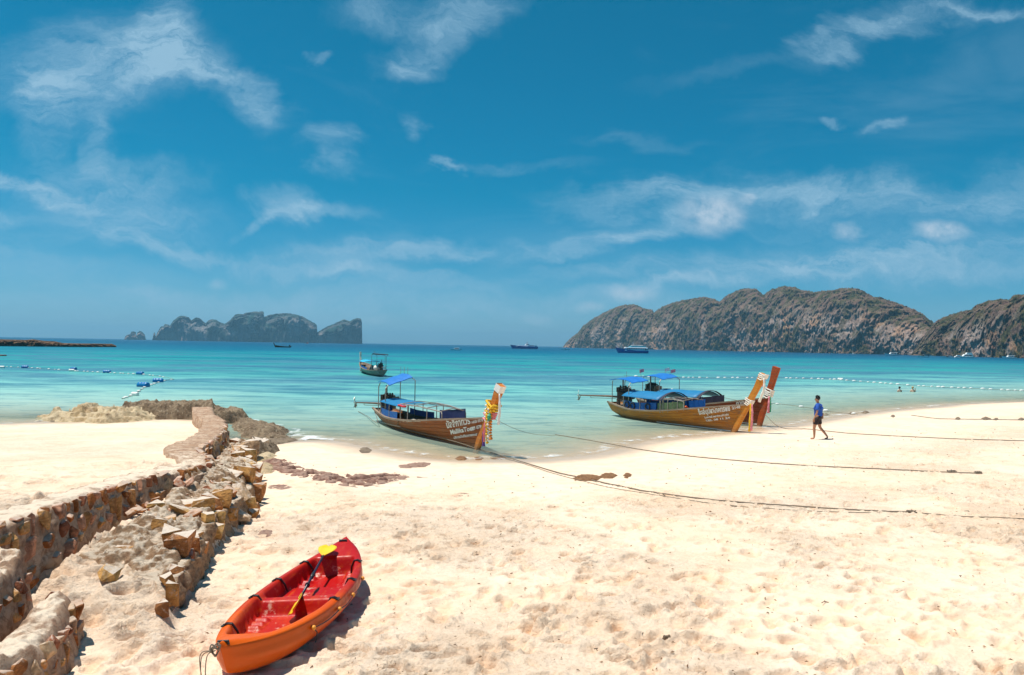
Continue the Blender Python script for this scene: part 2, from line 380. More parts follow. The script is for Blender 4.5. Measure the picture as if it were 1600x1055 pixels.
for x0, y0 in zip(fx[ok], fy[ok]):
    a = RNG.uniform(0, math.pi) if RNG.random() < .5 else RNG.normal(.5, .45); L = RNG.uniform(.10, .19); W = L*RNG.uniform(.4, .75); dp = RNG.uniform(.03, .095)
    i0, i1 = np.searchsorted(ys, [y0-.45, y0+.45]); 
    if i1-i0 < 3: continue
    hw = max(y0, 0)+3; j0 = int(np.searchsorted(us, (x0-.45)/hw)); j1 = int(np.searchsorted(us, (x0+.45)/hw))
    if j1-j0 < 2: continue
    sx = XX[i0:i1, j0:j1]-x0; sy = YY[i0:i1, j0:j1]-y0
    p = (sx*math.cos(a)+sy*math.sin(a))/L; q = (-sx*math.sin(a)+sy*math.cos(a))/W
    r2 = p*p+q*q
    ZZ[i0:i1, j0:j1] += (-dp*np.exp(-r2**2.2)+dp*.5*np.exp(-((np.sqrt(r2)-1.35)/.33)**2))*(.3+.7*trod[i0:i1, j0:j1])
    BOUNCE_TINT[i0:i1, j0:j1] = np.maximum(BOUNCE_TINT[i0:i1, j0:j1], np.exp(-(r2*1.5)**1.5)*dp/.095)  # mask for the painted warm hollow light, stronger in deeper prints
wet = sstep(.13, .015, ZZ+.02*fbm(XX*.3, YY*.3, 4, 2))
sand = grid_mesh('sand', XX, YY, ZZ, M_SAND, attrs={'trod': trod, 'wet': wet, 'bounce_tint': BOUNCE_TINT}, flip=False)
tagp(sand, 'pale peach sand beach full of footprints', None, None, 'structure')

# ------------------------------------------------------------------ sea
def water_material():
    m, t, out = new_mat('sea_water'); P = geo_pos(t)
    depth = t.n('ShaderNodeAttribute', attribute_name='depth').outputs['Fac']
    foam = t.n('ShaderNodeAttribute', attribute_name='foam').outputs['Fac']
    off = t.n('ShaderNodeAttribute', attribute_name='offshore').outputs['Fac']   # 0..1, logarithm of the distance from the shore
    warp = t.math('MULTIPLY', t.math('SUBTRACT', t.noise(t.scale(P, (.012, .03, 1)), 1.0, 5, .6), .5), .16)
    f = t.math('ADD', off, warp)
    c = t.ramp(f, [(0.0, (.58,.62,.48)), (.20, (.42,.61,.51)), (.34, (.19,.50,.45)), (.46, (.035,.33,.305)), (.56, (.001,.30,.285)), (.61, (.0,.25,.27)), (.67, (.0,.125,.20)), (.80, (.0,.055,.125)), (1.0, (.0,.04,.105))])
    reef = t.noise(t.scale(P, (.035, .085, 1)), 1.0, 6, .62, .4)
    rm = t.math('MULTIPLY', t.remap(reef, .43, .57), t.math('MULTIPLY', t.remap(off, .24, .40), t.remap(off, .70, .56)))
    c = t.mix(t.math('MULTIPLY', rm, .80), c, (.075, .19, .27))
    # light and dark of ripples and small swell, painted into the colour as streaks
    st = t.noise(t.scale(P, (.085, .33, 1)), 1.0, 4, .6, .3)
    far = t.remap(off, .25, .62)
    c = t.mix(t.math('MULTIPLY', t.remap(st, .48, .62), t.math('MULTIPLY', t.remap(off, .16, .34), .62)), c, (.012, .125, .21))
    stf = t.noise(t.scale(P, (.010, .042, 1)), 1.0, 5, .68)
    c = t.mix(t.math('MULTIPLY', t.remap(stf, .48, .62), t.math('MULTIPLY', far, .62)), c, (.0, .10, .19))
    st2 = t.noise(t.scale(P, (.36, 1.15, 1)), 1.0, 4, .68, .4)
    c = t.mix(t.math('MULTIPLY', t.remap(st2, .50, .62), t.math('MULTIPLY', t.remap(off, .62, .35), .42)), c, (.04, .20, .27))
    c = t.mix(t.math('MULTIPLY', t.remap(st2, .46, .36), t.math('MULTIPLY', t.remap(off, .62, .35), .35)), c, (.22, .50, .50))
    b0 = t.bump(t.noise(t.scale(P, (.35, .8, 1)), .6, 5, .6), .6, .35)
    b1 = t.bump(t.noise(t.scale(P, (1, 1.7, 1)), 2.2, 5, .6), .7, .10, b0)
    b2 = t.bump(t.noise(P, 11, 4, .6), .6, .014, b1)
    body = pbsdf(t, None, c, .3, b2, spec=.05); body.inputs['IOR'].default_value = 1.33
    cau = t.voro(t.vmath('ADD', P, t.vmath('MULTIPLY', t.noise(P, 1.4, 3, col=True), (.5, .5, 0))), 2.1, 'SMOOTH_F1')
    tint = t.mix(t.remap(depth, 0, .5), (.99, .98, .95), (.70, .94, .86))
    tint = t.mix(t.math('MULTIPLY', t.remap(st2, .48, .60), t.remap(depth, .0, .25, 0, .6)), tint, (.50, .68, .68))  # ripple and caustic streaks painted into the see-through tint of the shallows
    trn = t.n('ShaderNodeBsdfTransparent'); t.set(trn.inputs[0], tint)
    gl = t.n('ShaderNodeBsdfGlossy'); gl.inputs['Roughness'].default_value = .08; t.set(gl.inputs['Normal'], b2)
    fr = t.n('ShaderNodeFresnel'); fr.inputs[0].default_value = 1.33; t.set(fr.inputs[1], b2)
    m0 = t.n('ShaderNodeMixShader'); t.set(m0.inputs[0], t.math('MULTIPLY', fr.outputs[0], .28)); t.L.new(trn.outputs[0], m0.inputs[1]); t.L.new(gl.outputs[0], m0.inputs[2])
    a = t.math('SUBTRACT', 1.0, t.math('POWER', 2.718, t.math('MULTIPLY', depth, -2.6)))
    mx = t.n('ShaderNodeMixShader'); t.set(mx.inputs[0], a); t.L.new(m0.outputs[0], mx.inputs[1]); t.L.new(body.outputs[0], mx.inputs[2])
    fo = t.n('ShaderNodeBsdfDiffuse'); fo.inputs[0].default_value = (.80, .82, .82, 1)
    lace = t.math('ADD', t.math('MULTIPLY', t.noise(P, 3.0, 6, .75), .75), t.math('MULTIPLY', t.remap(cau, .2, .6), .25))
    fm = t.math('MULTIPLY', t.remap(t.math('ADD', lace, t.math('MULTIPLY', foam, .40)), .66, .98), t.remap(foam, .02, .25))
    m2 = t.n('ShaderNodeMixShader'); t.set(m2.inputs[0], fm); t.L.new(mx.outputs[0], m2.inputs[1]); t.L.new(fo.outputs[0], m2.inputs[2])
    t.L.new(m2.outputs[0], out.inputs[0]); return m
M_WATER = water_material()
wy = np.concatenate([np.geomspace(20, 130, 420), np.geomspace(130, 14000, 130)[1:]])
wu = np.linspace(-1.3, 1.3, 480)
WY = np.repeat(wy[:, None], 480, 1); WX = WY*wu[None, :]
tw = terr(WX, WY); wd, wsg, _ = seg_dist(WX, WY, SHP); ws = wd*wsg
offs = np.maximum(ws, 0.01); offs = np.where(tw > 0, 0.01, offs)
left = sstep(0, 8, -(WX+14)); offs = offs*(1-left)+np.maximum(WY-37, .01)*left
offn = np.log(1+offs/3.0)/math.log(1+3000/3.0)
dep = np.maximum(-tw, 0)
edge = np.exp(-((dep-.03)/.024)**2)*sstep(-.75, .05, fbm(WX*.22, WY*.22, 6, 2))*1.2
edge2 = np.exp(-((dep-.17-.05*fbm(WX*.2, WY*.2, 5, 2))/.018)**2)*sstep(-.1, .2, fbm(WX*.3+9, WY*.3, 2.2, 2))*.55
foam = .34*edge+.22*edge2
for fx_, fy_, fr_ in [(-9.9, 32.6, .8), (-9.3, 31.2, .55), (-8.2, 30.4, .7), (-11.2, 34.4, .7), (-12.6, 36.4, .5)]:
    foam = foam+.7*np.exp(-((WX-fx_)**2+(WY-fy_)**2)/fr_**2)
WZ = np.zeros_like(WX)+sstep(25, 60, WY)*0+ (.018*fbm(WX*.6, WY*1.1, 3, 3))*sstep(.03, .5, dep)*sstep(160, 60, WY)
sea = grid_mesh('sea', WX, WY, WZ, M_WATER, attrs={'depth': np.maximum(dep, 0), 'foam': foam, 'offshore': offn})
tagp(sea, 'turquoise sea darkening towards the horizon', None, None, 'structure')

# ------------------------------------------------------------------ islands
def island_material(name, rock, rock2, veg, veg2, ochre, sc, vth=.60):
    m, t, out = new_mat(name); P = geo_pos(t); P = t.vmath('ADD', P, t.vmath('MULTIPLY', t.noise(P, sc*.7, 4, col=True), (12, 12, 12))); Nn = t.n('ShaderNodeNewGeometry').outputs['True Normal']
    sx = t.n('ShaderNodeSeparateXYZ'); t.set(sx.inputs[0], Nn)
    Pv = t.scale(P, (sc, sc, sc*.35)); Ps = t.scale(P, (sc, sc, sc))
    r = t.mix(t.remap(t.noise(Pv, 1.5, 6, .65), .35, .65), rock, rock2)
    lowa = t.n('ShaderNodeAttribute', attribute_name='low').outputs['Fac']
    cliff = t.math('MULTIPLY', t.remap(t.noise(Ps, .24, 5, .62), .46, .56), lowa)
    och = t.math('MULTIPLY', t.remap(t.noise(Ps, .33, 5, .62), .52, .60), lowa)
    r = t.mix(t.math('MULTIPLY', och, .8), r, ochre)
    r = t.mix(t.remap(t.noise(Pv, 5, 5, .7), .5, .75, 0, .6), r, tuple(k*.45 for k in rock))
    v = t.mix(t.remap(t.noise(Ps, 4.0, 6, .7), .38, .62), veg, veg2)
    v = t.mix(t.remap(t.voro(Ps, 9.0), .55, .15, 0, .5), v, tuple(k*.35 for k in veg))
    vm = t.math('ADD', t.math('MULTIPLY', sx.outputs[2], .10), t.math('MULTIPLY', t.noise(Ps, 1.3, 7, .70), .95))
    gm = t.remap(t.noise(Ps, .85, 6, .66), .46, .54)
    dry = t.mix(t.remap(t.noise(Ps, 2.4, 6, .7), .40, .60), (.62*rock[0], .50*rock[1]+.01, .45*rock[2]+.01), tuple(.55*a+.35*b for a, b in zip(rock, veg2)))
    v = t.mix(t.math('MULTIPLY', gm, .85), dry, v)
    k_ = t.math('MULTIPLY', t.remap(vm, vth, vth+.10), t.math('SUBTRACT', 1.0, t.math('MULTIPLY', cliff, .72)))
    c = t.mix(k_, r, v)
    cleft_shade = t.remap(t.noise(t.scale(P, (sc, sc, sc*.45)), .9, 5, .66, .8), .42, .34)
    c = t.mix(t.math('MULTIPLY', cleft_shade, .62), c, tuple(k*.22 for k in rock))  # shade of gullies and clefts painted as darker rock colour
    nb = t.bump(t.noise(Ps, 6, 6, .72), 1.0, .8/sc*.22)
    pbsdf(t, out, c, .95, nb, spec=.15); return m
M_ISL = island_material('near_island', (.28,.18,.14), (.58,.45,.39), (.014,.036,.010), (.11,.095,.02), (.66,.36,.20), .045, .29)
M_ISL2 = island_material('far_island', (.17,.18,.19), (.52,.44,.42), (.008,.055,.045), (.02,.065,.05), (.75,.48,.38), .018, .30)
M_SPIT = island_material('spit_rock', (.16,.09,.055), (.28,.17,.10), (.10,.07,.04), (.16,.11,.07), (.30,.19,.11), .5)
def island(name, prof, dist, setback, mat, n=700, rows=56, gully=22, gsc=.02, seed=0, rough=2.2, label='', steep=.8, zf=1.0):
    px = np.linspace(prof[0][0], prof[-1][0], n); pa = np.array(prof, float)
    yt = np.interp(px, pa[:, 0], pa[:, 1]); dd = np.interp(px, [a for a, b in dist], [b for a, b in dist])
    dirs = np.array([tuple(pdir(float(p), hor(float(p)))) for p in px])
    Dt = dd+setback; Zt = np.maximum(H+Dt*(hor(px)-yt)/F, .2)
    Zt = Zt*zf
    v = np.linspace(-.04, 1.45, rows)
    vv = np.repeat(v[:, None], n, 1)
    up = np.clip(vv, 0, 1); back = np.clip(vv-1, 0, 1)
    Zc = Zt[None, :]*(np.sin(up*math.pi/2)**steep)*(1-back*2.0) + np.minimum(vv, 0)*60
    dpt = dd[None, :]+setback*up**2.6+back*setback*1.6
    X = dirs[None, :, 0]*dpt; Y = dirs[None, :, 1]*dpt
    g = ridged(X*gsc+seed, Y*gsc, Zc*gsc*.9, 4); g2 = fbm(X*gsc*3, Y*gsc*3+seed, Zc*gsc*1.6, 4); g3 = fbm(X*gsc*12, Y*gsc*12, Zc*gsc*12+seed, 3)
    off = (-gully*(g-.35)-gully*.5*g2)*np.sin(np.clip(up, .12, 1)*math.pi*.93)-rough*2.6*np.abs(g3)-rough*1.2*np.floor(2.2*fbm(X*gsc*5, Y*gsc*5, Zc*gsc*7, 3))
    cl = np.maximum(0, 1-np.abs(perlin(X*gsc*1.3+5+.5*g2, Y*gsc*1.3+.9*g3, Zc*gsc*1.1+seed))*5)**1.5*sstep(-.05, .3, g2); off = off+gully*.55*cl*np.clip(up*4, 0, 1)*np.clip((1.02-up)*4, 0, 1)
    X = X+dirs[None, :, 0]*off; Y = Y+dirs[None, :, 1]*off
    Zc = Zc+rough*(fbm(X*gsc*9, Y*gsc*9, seed+3, 3)*1.3+np.abs(g3))*up*np.minimum(1, Zt[None, :]/20)
    return grid_mesh(name, X, Y, Zc, mat, attrs={'low': sstep(.62, .25, up)}, flip=False)
RP = [(872,546),(879,543),(883,538),(890,530),(896,524),(902,520),(910,508),(925,496),(945,484),(960,477),(975,472),(990,472),(1000,476),(1008,480),(1018,481),(1021,486),(1026,482),(1034,476),(1050,470),(1075,465),(1100,462),(1115,465),(1123,470),(1128,465),(1140,457),(1155,451),(1170,449),(1182,451),(1190,460),(1194,459),(1205,452),(1225,447),(1240,449),(1252,455),(1272,459),(1300,456),(1325,454),(1345,457),(1362,468),(1385,474),(1410,483),(1430,491),(1442,497),(1452,505),(1470,520),(1480,556)]
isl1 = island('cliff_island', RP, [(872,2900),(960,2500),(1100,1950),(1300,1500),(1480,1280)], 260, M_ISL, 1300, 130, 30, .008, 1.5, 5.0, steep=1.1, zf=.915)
tagp(isl1, 'long humped limestone island under brown green scrub', None, None, 'structure')
RP2 = [(1420,558),(1440,530),(1452,512),(1462,501),(1480,494),(1500,488),(1517,486),(1524,478),(1545,472),(1562,470),(1575,471),(1585,465),(1600,464),(1640,458),(1700,466),(1760,472),(1850,496),(1950,530),(2000,560)]
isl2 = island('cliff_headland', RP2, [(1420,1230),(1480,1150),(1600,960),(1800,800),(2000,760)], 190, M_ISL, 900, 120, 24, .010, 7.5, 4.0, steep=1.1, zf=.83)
tagp(isl2, 'nearer limestone headland at the right edge of the bay', None, None, 'structure')
LP = [(238,531),(240,522),(241.5,521),(243.5,527),(246,521),(250,514),(253,512.5),(255,513),(257,510),(262,510),(265,512),(270,505),(276,501),(280,498.5),(288,498),(294,500),(298,504),(302,502),(306,500),(311,500.5),(316,505),(321,508),(325,504),(330,502),(337,502.5),(342,506),(350,509),(353,508),(360,502),(366,496),(372,494.5),(379,494.5),(384,492.5),(392,491.5),(400,490.5),(404,491.5),(408,490),(411,491),(412,498.5),(418,496),(430,493.5),(445,493),(453,493),(465,495),(474,498),(482,503),(491,506.5),(494.5,510),(495.5,521),(502,517),(512,511),(520,508.5),(528,505),(537,501.5),(546,504),(552,500.5),(558,499),(562.5,499.5),(564.5,503),(565.5,520),(566,536)]
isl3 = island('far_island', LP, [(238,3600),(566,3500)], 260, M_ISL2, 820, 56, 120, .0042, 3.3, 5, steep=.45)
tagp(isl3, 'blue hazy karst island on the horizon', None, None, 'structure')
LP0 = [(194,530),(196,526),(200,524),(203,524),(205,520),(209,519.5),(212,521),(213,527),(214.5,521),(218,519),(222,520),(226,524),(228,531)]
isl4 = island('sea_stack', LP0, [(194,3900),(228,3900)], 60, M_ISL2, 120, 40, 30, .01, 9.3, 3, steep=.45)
tagp(isl4, 'small pair of karst stacks beside the far island', None, None, 'structure')
SP = [(-160,533),(-60,530),(0,529.5),(20,530),(40,530.5),(52,529.8),(70,532),(85,532.5),(98,535),(120,535.6),(150,536),(175,536.4),(182,539)]
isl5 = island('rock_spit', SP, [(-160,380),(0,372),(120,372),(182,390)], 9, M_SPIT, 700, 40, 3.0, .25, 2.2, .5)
tagp(isl5, 'low red brown rock spit reaching into the bay', None, None, 'structure')
SP2 = [(-90,545),(-40,543),(0,549),(9,551.5),(11,552.5)]
isl6 = island('rock_shelf', SP2, [(-90,180),(11,182)], 4, M_SPIT, 120, 16, 1.2, .5, 5.2, .3)
tagp(isl6, 'small brown rock shelf at the left edge of the bay', None, None, 'structure')

# ------------------------------------------------------------------ haze
def haze():
    m, t, out = new_mat('sea_haze'); v = t.n('ShaderNodeVolumePrincipled')
    v.inputs['Color'].default_value = (.34, .74, 1.0, 1); v.inputs['Density'].default_value = HAZE_D; v.inputs['Anisotropy'].default_value = 0.2
    t.L.new(v.outputs[0], out.inputs['Volume'])
    o = MB().box((0, 7200, 110), (38000, 15000, 240)).build('haze', m); tagp(o, kind='stuff')
HAZE_D = .00012
haze()

# ------------------------------------------------------------------ stone: materials and shapes
def stone_material(name, stops, dust=.75, dusty=(.72,.60,.49), sc=5.0, obj_random=True):
    """broken stone with a colour of its own per piece, strata, and sand dust lying on upward faces"""
    m, t, out = new_mat(name)
    oi = t.n('ShaderNodeObjectInfo'); P = geo_pos(t); Nn = t.n('ShaderNodeNewGeometry').outputs['Normal']
    sx = t.n('ShaderNodeSeparateXYZ'); t.set(sx.inputs[0], Nn)
    base = t.ramp(oi.outputs['Random'], stops, 'CONSTANT')
    n1 = t.noise(P, sc, 6, .68, .6)
    c = t.mix(t.remap(n1, .35, .65), t.mix(1.0, base, (.55, .50, .48), 'MULTIPLY'), t.mix(1.0, base, (1.25, 1.2, 1.15), 'MULTIPLY'))
    strata = t.noise(t.scale(P, (1.0, 1.0, 7.0), (0, .5, .3)), sc*1.4, 4, .6)
    c = t.mix(t.remap(strata, .5, .62, 0, .5), c, t.mix(1.0, base, (.45, .36, .30), 'MULTIPLY'))
    dn = t.math('ADD', t.math('MULTIPLY', sx.outputs[2], 1.0), t.math('MULTIPLY', t.math('SUBTRACT', t.noise(P, 7, 5, .7), .5), 1.1))
    c = t.mix(t.remap(dn, .62, .95, 0, dust), c, dusty)
    c = t.mix(t.remap(t.noise(P, 13, 5, .7), .56, .68, 0, .55*dust), c, dusty)
    b = t.bump(t.noise(P, 16, 6, .72), .9, .035); b = t.bump(strata, .5, .02, b)
    pbsdf(t, out, c, .9, b, spec=.2); return m
WARM = [(0,(.44,.165,.05)),(.14,(.54,.25,.085)),(.27,(.30,.11,.055)),(.38,(.62,.34,.13)),(.50,(.44,.28,.18)),(.60,(.56,.28,.17)),(.70,(.40,.17,.06)),(.80,(.62,.44,.27)),(.90,(.46,.18,.085))]
M_STONE = stone_material('wall_stone', WARM, .6)
M_BLOCK = stone_material('block_stone', [(0,(.54,.28,.09)),(.3,(.62,.37,.13)),(.55,(.50,.22,.08)),(.75,(.56,.38,.23))], .95)
def mass_material(name, c1, c2, c3, dusty, dust, sc=2.2, bumpd=.08, spots=None):
    m, t, out = new_mat(name); P = geo_pos(t); Nn = t.n('ShaderNodeNewGeometry').outputs['Normal']
    sx = t.n('ShaderNodeSeparateXYZ'); t.set(sx.inputs[0], Nn)
    c = t.mix(t.remap(t.noise(P, sc, 6, .68, .5), .36, .64), c1, c2)
    c = t.mix(t.remap(t.noise(P, sc*2.7, 6, .7), .5, .68, 0, .8), c, c3)
    c = t.mix(t.remap(t.voro(t.vmath('ADD', P, t.vmath('MULTIPLY', t.noise(P, 5, 3, col=True), (.25, .25, .25))), sc*3.4), .40, .06, 0, .55), c, tuple(k*.30 for k in c1))
    if spots: c = t.mix(t.remap(t.noise(P, sc*7, 4, .7), .58, .66, 0, .8), c, spots)
    dn = t.math('ADD', sx.outputs[2], t.math('MULTIPLY', t.math('SUBTRACT', t.noise(P, 5, 5, .7), .5), 1.2))
    if name == 'mortar':
        sy = t.n('ShaderNodeSeparateXYZ'); t.set(sy.inputs[0], P)
        dn = t.math('SUBTRACT', dn, t.remap(sy.outputs[1], 12, 21, 0, .42)); c = t.mix(t.remap(t.noise(t.scale(P, (2.6, 3.2, 3), (0, 0, .5)), 1.6, 7, .78, 1.4), .50, .60, 0, .7), c, (.27, .155, .10))
    c = t.mix(t.remap(dn, .72, 1.0, 0, dust), c, dusty)
    b = t.bump(t.noise(P, sc*3, 7, .72), 1.0, bumpd); b = t.bump(t.noise(P, sc*11, 5, .7), .8, bumpd*.3, b)
    pbsdf(t, out, c, .92, b, spec=.2); return m
M_MORTAR = mass_material('mortar', (.44,.27,.17), (.58,.42,.30), (.30,.16,.09), (.84,.68,.52), .95, 2.5, .05)
M_SHALE = mass_material('shale', (.42,.245,.135), (.56,.37,.23), (.26,.125,.06), (.84,.68,.52), .97, 3.0, .10)
M_OUTCROP = mass_material('outcrop', (.46,.32,.17), (.66,.52,.33), (.25,.16,.09), (.70,.56,.40), .3, .9, .12)
M_BARNACLE = mass_material('barnacle_rock', (.20,.135,.085), (.34,.25,.16), (.11,.075,.05), (.34,.25,.17), .2, 1.6, .12, (.58,.47,.34))
M_DARKROCK = mass_material('dark_rock', (.16,.11,.075), (.27,.20,.13), (.08,.055,.04), (.34,.27,.2), .3, 2.0, .08)
M_WEED = mass_material('purple_crust', (.235,.125,.095), (.30,.17,.13), (.15,.08,.06), (.55,.40,.30), .30, 4.0, .03)
M_BROWNROCK = mass_material('wet_brown_rock', (.20,.09,.04), (.28,.14,.065), (.09,.045,.025), (.35,.22,.12), .2, 3.0, .05)

def hull_rock(n=15, box=(1, 1, 1), seed=0, pw=1.0):
    r = random.Random(seed); bm = bmesh.new()
    for i in range(n):
        v = Vector((r.uniform(-1, 1), r.uniform(-1, 1), r.uniform(-1, 1)))
        m = max(abs(v.x), abs(v.y), abs(v.z)); v = v/m*r.uniform(.80, 1.0)
        bm.verts.new((v.x*box[0]/2, v.y*box[1]/2, v.z*box[2]/2))
    res = bmesh.ops.convex_hull(bm, input=bm.verts)
    bmesh.ops.delete(bm, geom=[g for g in res['geom_interior'] if isinstance(g, bmesh.types.BMVert)], context='VERTS')
    bmesh.ops.dissolve_limit(bm, angle_limit=math.radians(9), verts=bm.verts, edges=bm.edges)
    return bm
STONES = []
for i in range(14):
    bm = hull_rock(14+i % 5, (1, 1, 1), 100+i)
    try: bmesh.ops.bevel(bm, geom=bm.edges[:], offset=.045, segments=1, affect='EDGES', clamp_overlap=True)
    except Exception: pass
    me = bpy.data.meshes.new('stone'); bm.to_mesh(me); bm.free(); me.materials.append(M_STONE); STONES.append(me)
BLOCKS = []
for i in range(8):
    bm = hull_rock(13, (1, 1, 1), 300+i)
    bmesh.ops.triangulate(bm, faces=bm.faces[:]); bmesh.ops.subdivide_edges(bm, edges=bm.edges[:], cuts=2, use_grid_fill=True)
    co = np.array([v.co[:] for v in bm.verts])
    n_ = fbm(co[:, 0]*3+i, co[:, 1]*3, co[:, 2]*5, 3)
    for v, a in zip(bm.verts, n_): v.co *= 1+.10*a
    me = bpy.data.meshes.new('block'); bm.to_mesh(me); bm.free(); me.materials.append(M_BLOCK); BLOCKS.append(me)
def put(name, me, parent, loc, dims, rot, mat=None):
    o = bpy.data.objects.new(name, me); C.objects.link(o)
    if parent is not None: o.parent = parent; loc = Vector(loc)-parent.location
    o.location = loc; o.scale = dims; o.rotation_euler = rot
    if mat is not None: o.material_slots[0].link = 'OBJECT'; o.material_slots[0].material = mat
    return o

# ------------------------------------------------------------------ the long stone wall
wall = empty('stone_wall', (-5.8, 8.0, .7))
tagp(wall, 'long weathered rubble wall winding from the lower left to the rocks', 'wall')
WS = [Vector(p) for p in spline([(a, b, c) for a, b, c in WFRONT], 40)]
acc = [0]
for a, b in zip(WS[:-1], WS[1:]): acc.append(acc[-1]+(b-a).length)
acc = np.array(acc); wpt = np.array([tuple(p) for p in WS])
def wall_at(s):
    p = np.array([np.interp(s, acc, wpt[:, k]) for k in range(3)]); q = np.array([np.interp(s+.25, acc, wpt[:, k]) for k in range(3)]); r = np.array([np.interp(s-.25, acc, wpt[:, k]) for k in range(3)])
    t = q-r; t[2] = 0; t /= np.linalg.norm(t)+1e-9
    return p, t, np.array([t[1], -t[0], 0])          # point on the top front edge, tangent, outward normal (towards the open beach)
ns = int(acc[-1]/.045); ss = np.linspace(0, acc[-1]-.05, ns)
pts = [wall_at(s) for s in ss]; PT = np.array([p[0] for p in pts]); TN = np.array([p[2] for p in pts])
thick = np.interp(PT[:, 1], [3, 12, 15, 18.5, 22, 30, 35], [.42, .45, .55, .80, .70, .75, .85])
prof = []   # (distance inward from the front edge as a fraction of thickness, drop from the top, kind)
for q in np.linspace(1, 0, 12): prof.append((q, None))
for q in np.linspace(0, 1, 26)[1:]: prof.append((None, q))
X = np.zeros((len(prof)+2, ns)); Y = X.copy(); Z = X.copy()
base = np.array([float(tz(p[0]+n[0]*.35, p[1]+n[1]*.35)) for p, n in zip(PT, TN)])-.25
top = PT[:, 2]+.05*fbm(ss*1.1, 0, 5, 3)+.03*fbm(ss*4, 3, 5, 2)
ragged = .10*fbm(ss*.9, 5, 1, 4)*np.interp(PT[:, 1], [8, 16], [.4, 1.5])
r = 0
for q, dn in [(1.0, 'back')]+prof+[(None, 'end')]:
    if dn == 'back': inn = thick; z = top-.6
    elif dn == 'end': inn = np.full(ns, -.14); z = base-.1
    elif q is not None: inn = thick*q; z = top-.05*(1-sstep(0, .12, inn))*1.0-.02
    else: inn = -.11*dn**1.3-.03*math.sin(min(dn*6, 1.57))+0*thick; z = top-.05+(base-top)*dn
    X[r] = PT[:, 0]-TN[:, 0]*(inn+ragged*(0 if dn == 'back' else 1)); Y[r] = PT[:, 1]-TN[:, 1]*(inn+ragged); Z[r] = z; r += 1
dis = .055*fbm(X*3.2, Y*3.2, Z*3.2, 4)+.03*ridged(X*6, Y*6, Z*6, 3)-.02
bite = np.maximum(0, fbm(X*1.4+4, Y*1.4, Z*1.8, 3)-.18)*.35
X += TN[None, :, 0]*(dis-bite); Y += TN[None, :, 1]*(dis-bite); Z += .035*fbm(X*4+9, Y*4, Z*2, 3)
core = grid_mesh('mortar_core', X, Y, Z, M_MORTAR, smooth=True, flip=True); core.parent = wall; core.matrix_parent_inverse = Matrix.Translation(-wall.location)
# stones bedded in the face, in rough courses; the nearest 290 are separate pieces
R2 = random.Random(5); placed = []; cnt = 0
s_end = float(np.interp(26.0, wpt[:, 1], acc))
s = float(np.interp(6.3, wpt[:, 1], acc))
cands = []
while s < s_end:
    p, t_, n_ = wall_at(s); zb = tz(p[0]+n_[0]*.3, p[1]+n_[1]*.3)-.02; hgt = p[2]-zb; z = .02; dist = p[1]
    grow = 1.0 if dist < 15 else 1.35
    while z < hgt:
        h = R2.choice([.09, .12, .16, .20, .26, .32, .38])*grow*(1 if z > .05 else .7); wdt = R2.uniform(.12, .34)*grow
        if h > .18 and R2.random() < .6: wdt *= .6
        cands.append((s+R2.uniform(-.05, .05), z+h/2, wdt, h)); z += h+R2.uniform(.0, .09)
    s += R2.uniform(.16, .26)*grow
R2.shuffle(cands); keep = []
for c in cands:
    if all(abs(c[0]-k[0]) > (c[2]+k[2])*.43 or abs(c[1]-k[1]) > (c[3]+k[3])*.43 for k in keep): keep.append(c)
keep = sorted(keep, key=lambda c: c[0])
if len(keep) > 292: keep = keep[:292]
for s, dz, wd_, hh in keep:
    p, t_, n_ = wall_at(s); rg = float(np.interp(s, ss, ragged)); q = dz/max(.3, p[2]-tz(p[0]+n_[0]*.3, p[1]+n_[1]*.3))
    o_ = .11*q**1.3+.03*math.sin(min(q*6, 1.57)); bt = max(0, float(fbm(p[0]*1.4+4, p[1]*1.4, (p[2]-dz)*1.8, 3))-.18)*.35
    c_ = np.array([p[0], p[1], p[2]-dz])+n_*(o_-rg-bt-.055+R2.uniform(-.025, .03))
    ang = math.atan2(t_[1], t_[0])
    put('stone', STONES[R2.randrange(14)], wall, c_, (wd_*1.12, R2.uniform(.12, .2), hh*1.1), (R2.uniform(-.15, .15), R2.uniform(-.35, .35), ang+R2.uniform(-.2, .2)))

